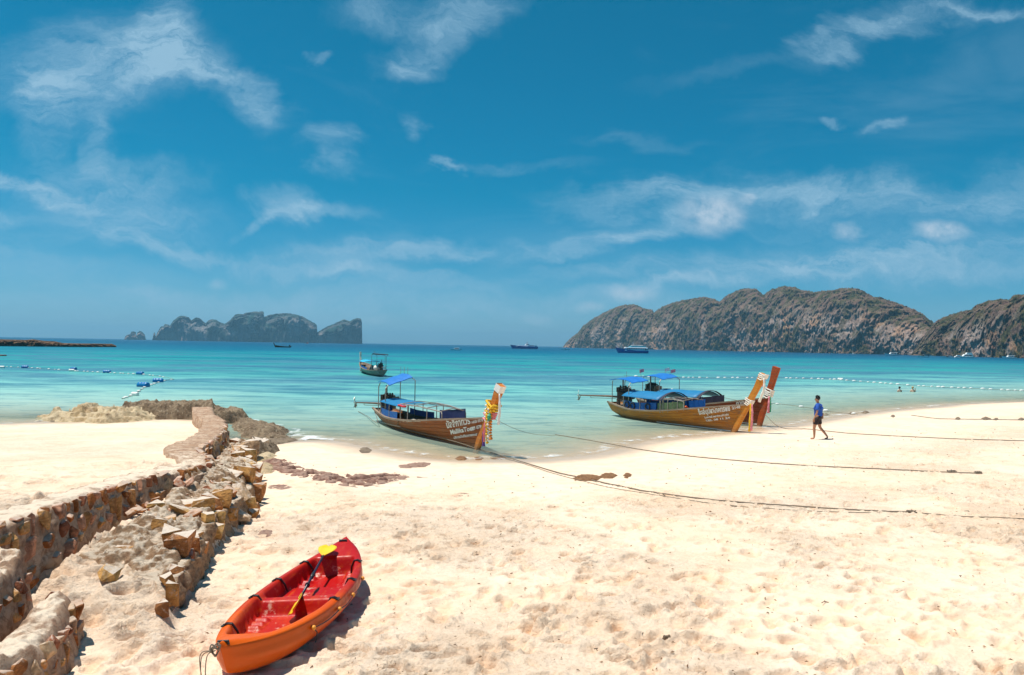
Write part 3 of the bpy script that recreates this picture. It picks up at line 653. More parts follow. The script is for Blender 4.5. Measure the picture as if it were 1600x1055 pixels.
# ------------------------------------------------------------------ mounds: rock masses as height fields over an outline
def mound(name, outline, height, res, mat, label=None, cat='rock', group=None, rough=.35, nsc=1.2, edge=.5, seed=0, base=-.12, kind=None, parent=None, plate=0, gap=0):
    ox = [p[0] for p in outline]; oy = [p[1] for p in outline]
    x = np.arange(min(ox)-.15, max(ox)+.15, res); y = np.arange(min(oy)-.15, max(oy)+.15, res)
    Xg, Yg = np.meshgrid(x, y)
    wx = Xg+edge*.5*fbm(Xg*nsc*1.2, Yg*nsc*1.2, seed, 4); wy_ = Yg+edge*.5*fbm(Xg*nsc*1.2, Yg*nsc*1.2, seed+9, 4)
    sd = poly_sd(wx, wy_, outline); g = np.maximum(terr(Xg, Yg), -.3)
    k = sstep(-.02, edge, sd)**.6
    rr = rough*(fbm(Xg*nsc, Yg*nsc, seed+2, 5)+.5*(ridged(Xg*nsc*2.3, Yg*nsc*2.3, seed, 3)-.6))
    hh = height*(k*(1+rr*1.2))
    if gap: hh = hh-gap*height*np.maximum(0, fbm(Xg*2.6, Yg*3.4, seed+5, 4)+.06)*3
    if plate: hh = hh+plate*(np.floor((hh+.04*fbm(Xg*3, Yg*3, seed, 2))/plate)-hh/plate)*.6
    Zg = g+np.where(sd > -.02, hh, 0)+np.where(sd > -.02, 0, base)-.02
    ids = -np.ones(Xg.shape, int); m = sd > -max(.06, res*1.5)
    cell = m[:-1, :-1] & m[1:, :-1] & m[:-1, 1:] & m[1:, 1:]
    used = np.zeros(Xg.shape, bool)
    for a in (slice(0, -1), slice(1, None)):
        for b in (slice(0, -1), slice(1, None)): used[a, b] |= cell
    ids[used] = np.arange(used.sum()); V = np.stack([Xg[used], Yg[used], Zg[used]], -1)
    Fq = np.stack([ids[:-1, :-1][cell], ids[:-1, 1:][cell], ids[1:, 1:][cell], ids[1:, :-1][cell]], -1)
    c0 = V.mean(0); c0[2] = V[:, 2].min(); me = bpy.data.meshes.new(name); me.from_pydata((V-c0).tolist(), [], Fq.tolist()); me.update()
    me.polygons.foreach_set('use_smooth', np.ones(len(me.polygons), bool))
    o = link(name, me, mat)
    if parent is not None: o.parent = parent; o.location = Vector(c0)-parent.location
    else: o.location = c0
    if label: tagp(o, label, cat, group, kind)
    return o
def gp(*pp): return [ground(a, b)[:2] for a, b in pp]
mound('rock_outcrop', gp((64,657),(95,659),(125,660),(150,663),(200,661),(255,655),(300,650),(322,649))+[(-14.3,33.0),(-14.2,36.4),(-16.5,38.4),(-20.5,38.2),(-21.0,37.0),(-23.5,36.6)], .62, .07, M_OUTCROP,
      'broad tan rock outcrop between the upper sand and the sea', rough=1.0, nsc=1.0, edge=1.2, seed=3, plate=.2)
mound('barnacle_ledge', [(-19.8,36.9),(-17.5,36.2),(-15.4,36.0),(-14.2,34.4),(-13.2,34.6),(-12.4,35.8),(-13.4,37.2),(-16,38.7),(-19.6,38.4)], .86, .06, M_BARNACLE,
      'dark barnacle crusted ledge along the back of the tan outcrop', rough=.35, nsc=1.6, edge=.5, seed=13)
mound('barnacle_reef', [atz(a, b, z) for a, b, z in [(352,672,.0),(372,686,.0),(410,688,.0),(448,686,.0),(462,674,.0),(446,655,.35),(400,645,.35),(338,634,.5),(338,645,.3)]], .50, .05, M_BARNACLE,
      'low barnacle crusted reef sloping into the water beyond the wall', rough=.45, nsc=1.5, edge=1.0, seed=21)
mound('dark_rock', [(-8.9,24.6),(-8.0,23.4),(-7.75,23.8),(-7.9,25.6),(-8.4,26.6),(-9.2,26.3)], .34, .035, M_DARKROCK,
      'dark jagged rock ridge at the water end of the stone ledge', rough=.9, nsc=1.8, edge=.35, seed=31, plate=.09)
mound('wet_rock', gp((405,686),(450,682),(470,687),(440,694),(405,697)), .10, .03, M_DARKROCK, 'low wet grey rock at the waterline below the reef', rough=.5, nsc=3, edge=.25, seed=33)
mound('flat_rock', gp((392,712),(415,706),(432,712),(428,720),(396,722)), .14, .03, M_OUTCROP, 'flat grey brown rock poking out beside the ledge end', rough=.5, nsc=2.5, edge=.25, seed=35)
mound('flat_rock', gp((395,730),(420,724),(432,732),(425,740),(400,742)), .13, .03, M_OUTCROP, 'mottled flat rock half buried at the foot of the ledge', rough=.5, nsc=2.5, edge=.25, seed=37)
# crusty rock patches lying on the flat sand
mound('rock_crust', gp((402,718),(440,716),(470,726),(505,738),(555,744),(585,742),(640,742),(612,756),(560,764),(520,756),(480,752),(440,742),(412,736)), .10, .03, M_WEED,
      'long purple brown rock crust crossing the flat sand from the ledge', rough=1.2, nsc=1.5, edge=.55, seed=41, base=-.1, gap=2.2)
mound('rock_crust', gp((560,740),(600,738),(690,746),(640,752),(570,756)), .04, .03, M_WEED, 'thin purple crust trailing right of the long crust', rough=1.5, nsc=1.6, edge=.5, seed=43, base=-.1, gap=2.2)
mound('rock_crust', gp((412,757),(448,756),(470,762),(440,767),(415,765)), .045, .025, M_WEED, 'small purple crust patch closest to the stone ledge', rough=1.6, nsc=2.2, edge=.4, seed=45, base=-.1)
mound('rock_crust', gp((618,727),(640,723),(676,723),(675,729),(640,733),(620,732)), .06, .025, M_WEED, 'oval brown crust patch on the wet sand below the named boat', rough=1.2, nsc=2.2, edge=.4, seed=47, base=-.1)
mound('rock_crust', gp((704,771),(734,770),(736,775),(706,774)), .04, .02, M_WEED, 'tiny brown crust on the smooth sand in the middle of the beach', rough=1.5, nsc=3, edge=.2, seed=49, base=-.1)
mound('rock_crust', gp((400,826),(425,828),(428,837),(402,836)), .04, .02, M_WEED, 'thin brown flake of rock beyond the kayak beside the ledge', rough=1.5, nsc=4, edge=.12, seed=51, base=-.08)
for i, (a, b, w_, hh, lab) in enumerate([(721,716,24,.07,'round brown rock in the swash in front of the named boat'),(748,716,22,.05,'flat brown rock just right of the round one in the swash'),(778,714,34,.035,'thin brown rock sliver washed by foam near the prow'),
        (918,748,50,.075,'dark brown rock lying under the mooring rope'),(951,744.5,34,.06,'smaller brown rock touching the rock under the rope'),(980,744,18,.06,'smallest brown rock at the end of the row by the rope'),(571,704.5,26,.05,'flat dark rock alone in the shallows')]):
    mound('beach_rock', gp((a-w_/2,b),(a-w_/4,b-5),(a+w_/4,b-5),(a+w_/2,b-1),(a+w_/4,b+4),(a-w_/4,b+4)), hh, .02, M_DARKROCK if i == 6 else M_BROWNROCK, lab, group='brown rocks on the shore', rough=.5, nsc=3, edge=.16, seed=60+i)
for i, (a, b, w_, lab) in enumerate([(1290,647,12,'small dark rock near the water just past the walker'),(1330,646,10,'dark stone beside the one past the walker'),(1395,651,8,'tiny dark stone on the far wet sand'),(1352,645,14,'flat dark stone awash right of the walker'),
        (1497,655,10,'first weedy clump on the far rope line'),(1540,655,16,'largest weedy clump on the far rope line'),(1556,656,10,'weedy clump next to the largest one'),(1596,656,12,'weedy clump at the photo edge on the far rope line'),
        (62,657,8,'dark pebble left of the tan outcrop'),(82,658,8,'dark pebble touching the tan outcrop')]):
    mound('pebble', gp((a-w_/2,b),(a-w_/4,b-2.2),(a+w_/4,b-2.2),(a+w_/2,b),(a,b+2)), .13, .04, M_DARKROCK, lab, group='small dark rocks along the far waterline', rough=.4, nsc=3, edge=.25, seed=80+i)

# ------------------------------------------------------------------ rubble ledge with blocks
ledge = empty('stone_ledge', (-5.0, 10.5, .7))
tagp(ledge, 'broken lower ledge of shale and blocks in front of the wall', 'ledge')
mound('rubble_fill', LEDGE_POLY[2:-3]+[(-5.85,12.5),(-5.55,9.6)], .16, .03, M_SHALE, rough=1.5, nsc=1.5, edge=.22, seed=71, base=-.35, parent=ledge, plate=.05)
R3 = random.Random(12)
LSP = np.array([tuple(p) for p in spline([(a, b, 0) for a, b in LEDGE[1:]], 30)])
tt = np.gradient(LSP, axis=0); tt /= np.linalg.norm(tt, axis=1)[:, None]; nn_ = np.stack([tt[:, 1], -tt[:, 0]], -1)
nL = len(LSP); qs = np.concatenate([np.linspace(0, .3, 6), np.linspace(.35, 1, 16)]); Xl = np.zeros((len(qs), nL)); Yl = Xl.copy(); Zl = Xl.copy()
led_t = np.interp(LSP[:, 1], [7, 8.3, 9.3, 10.6, 12, 14, 17, 20, 25, 27], [.62, .80, 1.0, 1.06, 1.04, 1.0, .9, .74, .44, .2]); gb = terr(LSP[:, 0]+nn_[:, 0]*.35, LSP[:, 1]+nn_[:, 1]*.35)-.12
led_t = led_t+.10*fbm(LSP[:, 1]*1.5, LSP[:, 0], 4, 3); led_t = gb+(led_t-gb)*sstep(0, 34, np.arange(nL))
for i_, q_ in enumerate(qs):
    if q_ <= .3: out_ = -.38+q_/.3*.42; z_ = led_t-.02
    else: out_ = .04+.10*(q_-.3); z_ = led_t+(gb-led_t)*(q_-.3)/.7
    Xl[i_] = LSP[:, 0]+nn_[:, 0]*out_; Yl[i_] = LSP[:, 1]+nn_[:, 1]*out_; Zl[i_] = z_
dl = .16*fbm(Xl*2.2, Yl*2.2, Zl*3, 4)+.07*ridged(Xl*5, Yl*5, Zl*2, 3)-.08
Xl += nn_[None, :, 0]*dl; Yl += nn_[None, :, 1]*dl; Zl[:8] += .05*fbm(Xl[:8]*4, Yl[:8]*4, 2, 4)-.02
lf = grid_mesh('shale_edge', Xl, Yl, Zl, M_SHALE, smooth=True, flip=True); lf.parent = ledge; lf.matrix_parent_inverse = Matrix.Translation(-ledge.location)
BL = [ # px, py of the block centre, width px, height px, yaw, tilt, mesh
 (283,858,40,46,.2,.1),(262,848,30,40,.1,.2),(300,862,20,44,.5,-.1),(312,866,16,34,.4,.2),(268,900,22,26,.3,.2),(256,915,20,26,.2,-.2),(262,935,20,40,.1,.1),(250,955,18,30,.3,.0),
 (285,790,52,16,.2,.12),(283,803,60,18,-.2,.3),(240,795,24,24,.6,.1),(312,795,30,34,.5,.1),(330,790,26,40,.3,-.3),(345,782,30,36,.3,.35),(318,818,24,28,.1,.1),(335,812,26,24,.6,.2),(352,805,30,24,.3,.1),
 (368,772,34,34,.2,.0),(360,758,30,24,.6,.1),(380,790,30,26,.1,.1),(372,806,36,22,.4,.1),(392,805,18,18,.2,.2),(398,795,12,18,.5,.1),(378,745,34,30,.3,.2),(392,760,24,40,.2,.4),(400,775,22,40,.1,.2),(385,728,30,24,.3,.4),(398,742,22,34,.2,.3),
 (372,716,22,20,.4,.1),(386,716,24,28,.1,.1),(350,745,40,12,.2,.1),(340,762,34,14,.5,.1),(345,727,34,14,.1,.1),(335,740,26,12,.7,.1),(362,735,24,14,.1,.3),(402,700,30,24,.2,.2),(388,700,26,26,.4,.1),(373,706,24,20,.3,.2),
 (410,693,22,16,.1,.1),(365,694,20,14,.3,.2),(300,842,28,16,.1,.1),(236,862,26,18,.4,.4),(215,845,22,18,.6,.4),(222,872,18,14,.4,.3),(190,866,26,22,.5,.6),(245,826,22,22,.3,.6),(232,818,26,16,.7,.5),(205,880,20,14,.6,.4),(165,905,28,24,.6,.4)]
for px, py, wp, hp, yaw, tilt in BL:
    gx, gy, gz = ground(px, py+hp*.28); dd = math.hypot(gy, H-gz); u_ = dd/F
    wd_, hh = wp*u_*1.15, hp*u_*1.05
    put('block', BLOCKS[R3.randrange(8)], ledge, (gx, gy+.05, gz+hh*.30), (wd_, wd_*R3.uniform(.7, 1.2), hh), (tilt*R3.choice((-1, 1)), tilt*.6, yaw+R3.uniform(-.3, .3)))
for i in range(130):
    y_ = R3.uniform(9.8, 22); k_ = R3.random(); xl = np.interp(y_, [p[1] for p in LEDGE], [p[0] for p in LEDGE]); xw = np.interp(y_, WP[:, 1], WP[:, 0])+.1
    x_ = xl+(xw-xl)*k_; sz = R3.choice([.05, .07, .09, .13, .18, .24])
    put('stone', STONES[R3.randrange(14)], ledge, (x_, y_, tz(x_, y_)+sz*.15+.05), (sz*1.4, sz, sz*R3.uniform(.4, .9)), (R3.uniform(-.6, .6), R3.uniform(-.6, .6), R3.uniform(0, 6)))
# loose stones away from the ledge
def loose(px, py, wp, hp, label, mat=None, yaw=.3, tilt=.1, k=0):
    gx, gy, gz = ground(px, py+hp*.3); u_ = math.hypot(gy, H-gz)/F
    o = put('boulder', BLOCKS[k], None, (gx, gy, gz+hp*u_*.25), (wp*u_, wp*u_*.9, hp*u_*1.1), (tilt, tilt, yaw), mat); tagp(o, label, 'stone', 'loose stones beside the ledge')
loose(331, 832, 34, 26, 'dusty pale and rust boulder on the sand at the foot of the ledge', k=3)
loose(386, 722, 16, 20, 'round orange boulder standing behind the ledge blocks', k=5)

# ------------------------------------------------------------------ foreground remnant of masonry at the lower left
frag = empty('masonry_remnant', (-4.9, 7.1, .6))
tagp(frag, 'sand covered block of old masonry in the lower left corner', 'masonry block')
fo1 = [(a+.30, b+.1) for a, b in [(-4.62,6.0),(-4.50,6.7),(-4.66,7.35),(-4.88,7.92),(-5.25,8.0),(-5.28,7.6),(-5.2,6.9),(-5.3,6.0)]]
mound('block_core', fo1, .50, .022, M_MORTAR, rough=.25, nsc=1.6, edge=.16, seed=91, base=-.3, parent=frag)
fo2 = [(a+.16, b+.1) for a, b in [(-5.22,5.6),(-5.16,7.0),(-5.30,7.75),(-5.42,8.15),(-5.9,8.2),(-6.3,7.4),(-6.3,5.6)]]
mound('upper_core', fo2, .78, .022, M_MORTAR, rough=.2, nsc=1.6, edge=.14, seed=93, base=-.3, parent=frag)
R4 = random.Random(3)
for poly, hgt in ((fo1, .5), (fo2, .78)):
    for (a, b), (c, d) in zip(poly[:4 if poly is fo1 else 3], poly[1:]):
        L = math.hypot(c-a, d-b); n_ = max(2, int(L/.13))
        for i in range(n_):
            for lv in (.25, .62):
                k_ = (i+R4.uniform(.2, .8))/n_; x_, y_ = a+(c-a)*k_, b+(d-b)*k_; z_ = tz(x_, y_)+hgt*(lv+R4.uniform(-.08, .1))
                put('stone', STONES[R4.randrange(14)], frag, (x_-.07, y_, z_), (R4.uniform(.08, .17), R4.uniform(.09, .2), R4.uniform(.10, .26)), (R4.uniform(-.3, .3), R4.uniform(-.3, .3), math.atan2(d-b, c-a)+1.57))

# ------------------------------------------------------------------ long-tail boats
def wood_material(name, c1, c2, rough=.38, grain=(.35, 3, 9), wear=.25, dirt=(.20,.13,.08)):
    m, t, out = new_mat(name); P = t.n('ShaderNodeTexCoord').outputs['Object']
    c1 = tuple(k**1.12*.82 for k in c1); c2 = tuple(k**1.12*.82 for k in c2); rough = min(.8, rough+.14)
    g = t.noise(t.scale(P, grain), 2.2, 6, .68, .5)
    c = t.mix(t.remap(g, .35, .66), c1, c2)
    c = t.mix(t.remap(t.noise(t.scale(P, (.6, 1, 2)), 3.2, 6, .72), .50, .68, 0, wear*2.2), c, dirt)
    c = t.mix(t.remap(t.noise(t.scale(P, (2, 3, 12)), 3, 5, .7), .60, .70, 0, wear*1.6), c, tuple(min(1, k*1.7+.05) for k in c2))
    sz = t.n('ShaderNodeSeparateXYZ'); t.set(sz.inputs[0], P)
    low = t.math('MULTIPLY', t.remap(t.math('ADD', sz.outputs[2], t.math('MULTIPLY', t.noise(P, 2.5, 4), .35)), .48, .12), .65)
    c = t.mix(low, c, dirt)
    pbsdf(t, out, c, rough, t.bump(g, .5, .012), spec=.25); return m
M_HULL = [wood_material('varnished_hull', (.37,.10,.018), (.50,.16,.032)), wood_material('golden_hull', (.52,.185,.024), (.70,.31,.055), wear=.35), wood_material('red_hull', (.28,.06,.02), (.38,.10,.035)), wood_material('old_hull', (.33,.24,.17), (.50,.40,.30), wear=.4)]
M_POST = [wood_material('orange_post', (.66,.20,.022), (.78,.30,.045), .32, wear=.15), wood_material('gold_post', (.68,.25,.03), (.82,.36,.06), .32, wear=.15), wood_material('dark_red_post', (.44,.085,.025), (.56,.14,.04), .3), wood_material('pale_post', (.74,.66,.54), (.84,.78,.68), .6)]
M_RAIL = wood_material('weathered_rail', (.34,.25,.18), (.50,.39,.29), .7); M_DECK = wood_material('deck_boards', (.26,.18,.12), (.40,.29,.20), .7)
M_BLUE = simple('blue_tarp', (.003,.155,.50), .55, var=.12, scale=3, bump=.01); M_BLUE2 = simple('teal_blue_awning', (.004,.17,.36), .55, var=.12, scale=3, bump=.01)
M_CYAN = simple('cyan_tarp', (.01,.42,.66), .6); M_NAVY = simple('navy_side_curtain', (.012,.025,.11), .6); M_ROYAL = simple('royal_blue_curtain', (.005,.095,.36), .55)
M_UNDER = simple('dark_awning_front', (.025,.018,.035), .7); M_PIPE = simple('weathered_pipe', (.42,.36,.30), .45, .3, dirt=(.25,.12,.06)); M_WHITE = simple('white_paint', (.80,.79,.75), .5, var=.06)
M_ENG = simple('oily_engine', (.06,.045,.038), .5, .4, var=.5, scale=14, dirt=(.22,.10,.05)); M_STEEL = simple('rusty_steel', (.22,.15,.11), .5, .6, dirt=(.30,.14,.07)); M_BRASS = simple('pale_metal', (.62,.58,.50), .35, .6)
M_ROPE = simple('hemp_rope', (.20,.155,.11), .9, var=.3, scale=30); M_ROPEW = simple('pale_rope', (.62,.50,.38), .9, var=.2, scale=30); M_TYRE = simple('black_rubber', (.02,.02,.022), .8)
M_YEL = simple('yellow_marigold', (.82,.46,.02), .8, var=.3, scale=25); M_ORNG = simple('orange_marigold', (.80,.25,.03), .8, var=.3, scale=25); M_PINK = simple('pink_cloth', (.78,.26,.30), .8); M_PURP = simple('violet_cloth', (.10,.05,.32), .8); M_GRNC = simple('green_cloth', (.04,.36,.18), .8); M_REDC = simple('red_cloth', (.62,.03,.03), .75)
M_GREENT = simple('green_olive_panel', (.10,.14,.06), .6, var=.4, scale=5); M_CREAM = simple('cream_cloth', (.82,.76,.66), .85, var=.08); M_BLK = simple('black_plastic', (.015,.015,.017), .45)

class Hull:
    def __init__(s, L=9.6, B=1.75, bow=1.22, mid=.46, stern=.60, rake=.40, post=2.45, draft=.28):
        s.L, s.B, s.bow, s.mid, s.stern, s.rake, s.post, s.draft = L, B, bow, mid, stern, rake, post, draft
    def sheer(s, t): return s.mid+(s.bow-s.mid)*max(0, (t-.28)/.72)**1.75+(s.stern-s.mid)*max(0, (.28-t)/.28)**1.6
    def keel(s, t): return -s.draft+(s.draft+.12)*max(0, (.22-t)/.22)**1.6+.10*max(0, (t-.8)/.2)**2
    def beam(s, t):
        f = 1-.50*((.42-t)/.42)**2.0 if t < .42 else 1-((t-.42)/.58)**2.15
        return s.B/2*max(f, 0)
    def expo(s, t): return .50+.55*max(0, (t-.35)/.65)
    def x(s, t, z): return t*s.L+s.rake*(z+s.draft)*max(0, (t-.72)/.28)**1.3-.22*(z+.1)*max(0, (.1-t)/.1)
    def pt(s, t, v, side=-1, off=0.0):
        z = s.keel(t)+(s.sheer(t)-s.keel(t))*v; y = s.beam(t)*v**s.expo(t)+off
        return Vector((s.x(t, z), side*max(y, .035), z))
    def at_x(s, X, z, side=-1, off=.03):
        t = X/s.L
        for _ in range(12): t = min(1, max(0, t-(s.x(t, z)-X)/s.L))
        v = min(1, max(.02, (z-s.keel(t))/(s.sheer(t)-s.keel(t)))); return s.pt(t, v, side, off)
NSTR = 7
def make_hull(h, root, mat, mrail=None):
    ts = [i/46 for i in range(47)]; V = []; Fc = []
    vs = []
    for k in range(NSTR):
        a, b = k/NSTR, (k+1)/NSTR
        vs += [(a+.003, .020), (b-.018, .004), (b-.016, -.014)]
    vs.append((1.0, .018)); m = len(vs)
    for t in ts:
        fade = min(1, (1-t)/.04)
        for side in (-1, 1):
            V += [h.pt(t, max(v, .0), side, o*fade) for v, o in vs]
        for side in (-1, 1):
            V += [h.pt(t, v, side, -.05*fade)+Vector((0, 0, .03 if v < .3 else 0)) for v in (1.0, .75, .5, .32)]
    w_ = 2*m+8
    for i in range(len(ts)-1):
        for sd in (0, 1):
            for k in range(m-1):
                a = i*w_+sd*m+k; q = (a, a+w_, a+w_+1, a+1); Fc.append(q if sd == 0 else q[::-1])
            o = 2*m+4*sd
            for k in range(3):
                a = i*w_+o+k; q = (a, a+w_, a+w_+1, a+1); Fc.append(q if sd == 0 else q[::-1])
            a, b = i*w_+sd*m+m-1, i*w_+o; Fc.append((a, a+w_, b+w_, b))
        a, b = i*w_, i*w_+m; Fc.append((a, b, b+w_, a+w_))
    Fc.append(tuple(range(m))[::-1]+tuple(range(m, 2*m)))
    hull = mk('hull', V, Fc, mat, root)
    mb = MB()                                           # rub rail along both sheers
    for side in (-1, 1):
        P_ = [h.pt(t, 1.0, side, .012)+Vector((0, 0, .02)) for t in ts]; n = len(P_)
        V = []
        for p in P_: V += [p+Vector((0, side*.035, -.045)), p+Vector((0, side*.035, .03)), p+Vector((0, -side*.07, .03)), p+Vector((0, -side*.07, -.045))]
        mb.add(V, [(i*4+k, i*4+(k+1) % 4, (i+1)*4+(k+1) % 4, (i+1)*4+k) for i in range(n-1) for k in range(4)]+[(0, 1, 2, 3), ((n-1)*4+3, (n-1)*4+2, (n-1)*4+1, (n-1)*4)])
    mb.build('rub_rail', mrail or M_RAIL, root)
    V = []; Fc = []
    tf = [i/24*.9+.02 for i in range(25)]
    for t in tf:
        z = max(.06, h.keel(t)+.25); v = (z-h.keel(t))/(h.sheer(t)-h.keel(t))
        a, b = h.pt(t, v, -1, -.06), h.pt(t, v, 1, -.06); V += [a, b]
    mk('floor_deck', V, [(2*i, 2*i+1, 2*i+3, 2*i+2) for i in range(24)], M_DECK, root)
    for side_t in ((.86, .97), (.02, .13)):             # fore and aft decks
        V = []
        for i in range(6):
            t = side_t[0]+(side_t[1]-side_t[0])*i/5; V += [h.pt(t, .9, -1, -.03), h.pt(t, .9, 1, -.03)]
        mk('deck', V, [(2*i, 2*i+1, 2*i+3, 2*i+2) for i in range(5)], M_DECK, root)
    for t in (.33, .5, .66, .78):
        a, b = h.pt(t, .72, -1, -.04), h.pt(t, .72, 1, -.04); MB().box((a+b)/2, (.22, abs(a.y-b.y), .035)).build('bench', M_RAIL, root)
    return hull
def post_frame(h, z):
    """stem line: x of the forward face at height z"""
    return h.x(1.0, min(z, h.bow))+max(0, z-h.bow)*(h.rake+.02)
def make_post(h, root, mat, width=.40, cap=None, foot=True):
    V = []; Fc = []; zs = [-h.draft, 0, .4, .8, h.bow, h.bow+.3, h.post-.55, h.post-.25, h.post]
    for i, z in enumerate(zs):
        x1 = post_frame(h, z)+.05; wd_ = width*(.75 if z < .1 else .95 if z < h.bow else (1.0 if z < h.post-.5 else 1.12)); th = .085 if z < h.post-.5 else .10
        zz = z+(.0 if i < len(zs)-1 else 0)
        tilt = .10 if i == len(zs)-1 else 0
        V += [(x1-wd_, -th, zz+tilt), (x1-.07, -th, zz), (x1, -th*.35, zz), (x1, th*.35, zz), (x1-.07, th, zz), (x1-wd_, th, zz+tilt)]
    for i in range(len(zs)-1):
        for k in range(6): Fc.append((i*6+k, i*6+(k+1) % 6, (i+1)*6+(k+1) % 6, (i+1)*6+k))
    Fc += [(5, 4, 3, 2, 1, 0), tuple((len(zs)-1)*6+k for k in range(6))]
    p = mk('prow_post', V, Fc, mat, root)
    if cap:
        z0, z1 = h.post-.24, h.post+.01; V = []
        for z, tl in ((z0, .12), (z1, .115)):
            x1 = post_frame(h, z)+.065; wd_ = width*1.05+.01
            V += [(x1-wd_, -.115, z+tl), (x1-.07, -.115, z), (x1+.01, -.05, z), (x1+.01, .05, z), (x1-.07, .115, z), (x1-wd_, .115, z+tl)]
        mk('painted_band', V, [(k, (k+1) % 6, 6+(k+1) % 6, 6+k) for k in range(6)], cap, p)
    return p
def engine(root, x, z, back=2.7, lift=.04, s=1.0, yaw=0):
    e = empty('long_tail_engine', (x, 0, z), (0, 0, yaw)); e.scale = (s, s, s); e.parent = root
    b = MB(); b.box((.0, 0, .30), (.62, .36, .34)); b.box((.05, 0, .53), (.50, .26, .16)); b.lathe([(.17, 0), (.19, .02), (.19, .07), (.08, .10)], 14, (.31, 0, .32), (1, 0, 0))
    for i in range(4): b.lathe([(.045, 0), (.05, .1), (.03, .15)], 8, (-.2+i*.13, .02, .60))
    b.box((-.1, -.23, .36), (.34, .12, .14)); b.box((.1, .24, .30), (.42, .12, .20)); b.box((-.28, 0, .55), (.14, .34, .22)); b.tube([(.1, -.2, .5), (.25, -.28, .62), (.1, -.25, .72), (-.15, -.2, .66)], .03, 6); b.tube([(-.2, .2, .5), (0, .3, .66), (.2, .22, .6)], .03, 6)
    b.build('engine_block', M_ENG, e, loc=(0, 0, 0))
    MB().box((.42, 0, .36), (.07, .44, .46)).box((.47, 0, .36), (.02, .36, .38)).build('radiator', M_STEEL, e)
    MB().tube([(-.05, -.08, .6), (-.05, -.09, 1.05), (-.09, -.09, 1.10)], .035, 8).build('exhaust_pipe', M_STEEL, e)
    MB().box((0, 0, .07), (.7, .22, .10)).box((-.28, 0, -.12), (.10, .34, .36)).tube([(.35, 0, .12), (.75, .05, .36), (1.1, .05, .40)], .022, 8).build('engine_cradle', M_STEEL, e)
    MB().tube([(-.28, 0, .20), (-.8, 0, .22), (-back, 0, .20+lift)], [.05, .045, .028], 8).build('drive_shaft', M_STEEL, e)
    MB().tube([(-.4, 0, .12), (-back*.75, 0, .10+lift*.7)], .012, 6).tube([(-back*.75, 0, .11+lift*.7), (-back*.75, 0, .21+lift*.7)], .012, 6).build('shaft_brace', M_STEEL, e)
    pr = MB().lathe([(.03, 0), (.045, .05), (.03, .14)], 8, (-back, 0, .20+lift), (-1, 0, 0))
    for k in range(2):
        a = k*math.pi+.35; R = Matrix.Rotation(a, 3, 'X') @ Matrix.Rotation(.45, 3, 'Z')
        pr.add([R@Vector(v)+Vector((-back-.07, 0, .20+lift)) for v in [(0, -.03, .02), (0, .03, .02), (.02, .10, .20), (.02, .04, .27), (-.01, -.08, .20), (.012, -.03, .02), (.012, .03, .02), (.032, .10, .20), (.032, .04, .27), (.002, -.08, .20)]],
               [(0, 1, 2, 3, 4), (9, 8, 7, 6, 5)]+[(i, (i+1) % 5, 5+(i+1) % 5, 5+i) for i in range(5)])
    pr.build('propeller', M_BRASS, e)
    MB().tube([(-back+.05, 0, .18+lift), (-back-.02, 0, .02+lift), (-back-.16, 0, -.03+lift)], .014, 6).build('propeller_guard', M_STEEL, e)
    return e
def canopy(h, root, t0, t1, z, mat, arch=.13, posts=3, frame_t=None, over=.02, name='awning', under=None, zslope=0.0, arch_end=None):
    """arched cloth roof on posts standing on the rails"""
    V = []; nx, ny = 12, 9
    for i in range(nx+1):
        t = t0+(t1-t0)*i/nx; b = h.beam(t)+over; X = t*h.L
        ar = arch if arch_end is None else arch+(arch_end-arch)*(i/nx)
        for j in range(ny+1):
            q = j/ny*2-1; sag = -.018*math.sin(i/nx*math.pi*3)**2*(1-abs(q))
            V.append((X, q*b, z+zslope*(X-t0*h.L)+ar*(1-q*q)-ar*.15+sag))
    n = len(V); V += [(x, y, zz-.015) for x, y, zz in V]
    g = lambda i, j: i*(ny+1)+j
    Fc = [(g(i, j), g(i+1, j), g(i+1, j+1), g(i, j+1)) for i in range(nx) for j in range(ny)]; Fc += [tuple(n+k for k in f[::-1]) for f in Fc]
    for i in range(nx): Fc += [(g(i, 0), g(i, 0)+n, g(i+1, 0)+n, g(i+1, 0)), (g(i, ny), g(i+1, ny), g(i+1, ny)+n, g(i, ny)+n)]
    for j in range(ny): Fc += [(g(0, j), g(0, j+1), g(0, j+1)+n, g(0, j)+n), (g(nx, j), g(nx, j)+n, g(nx, j+1)+n, g(nx, j+1))]
    aw = mk(name, V, Fc, mat, root, smooth=False)
    for f in aw.data.polygons[:2*nx*ny]: f.use_smooth = True
    for i in range(posts):
        t = t0+(t1-t0)*i/(posts-1) if posts > 1 else t0
        for sd in (-1, 1):
            a = h.pt(t, 1.0, sd, -.04); X = a.x; MB().tube([a-Vector((0, 0, .1)), (X, a.y, z+zslope*(X-t0*h.L)+.005)], .022, 8).build('awning_post', M_PIPE, root)
    return aw
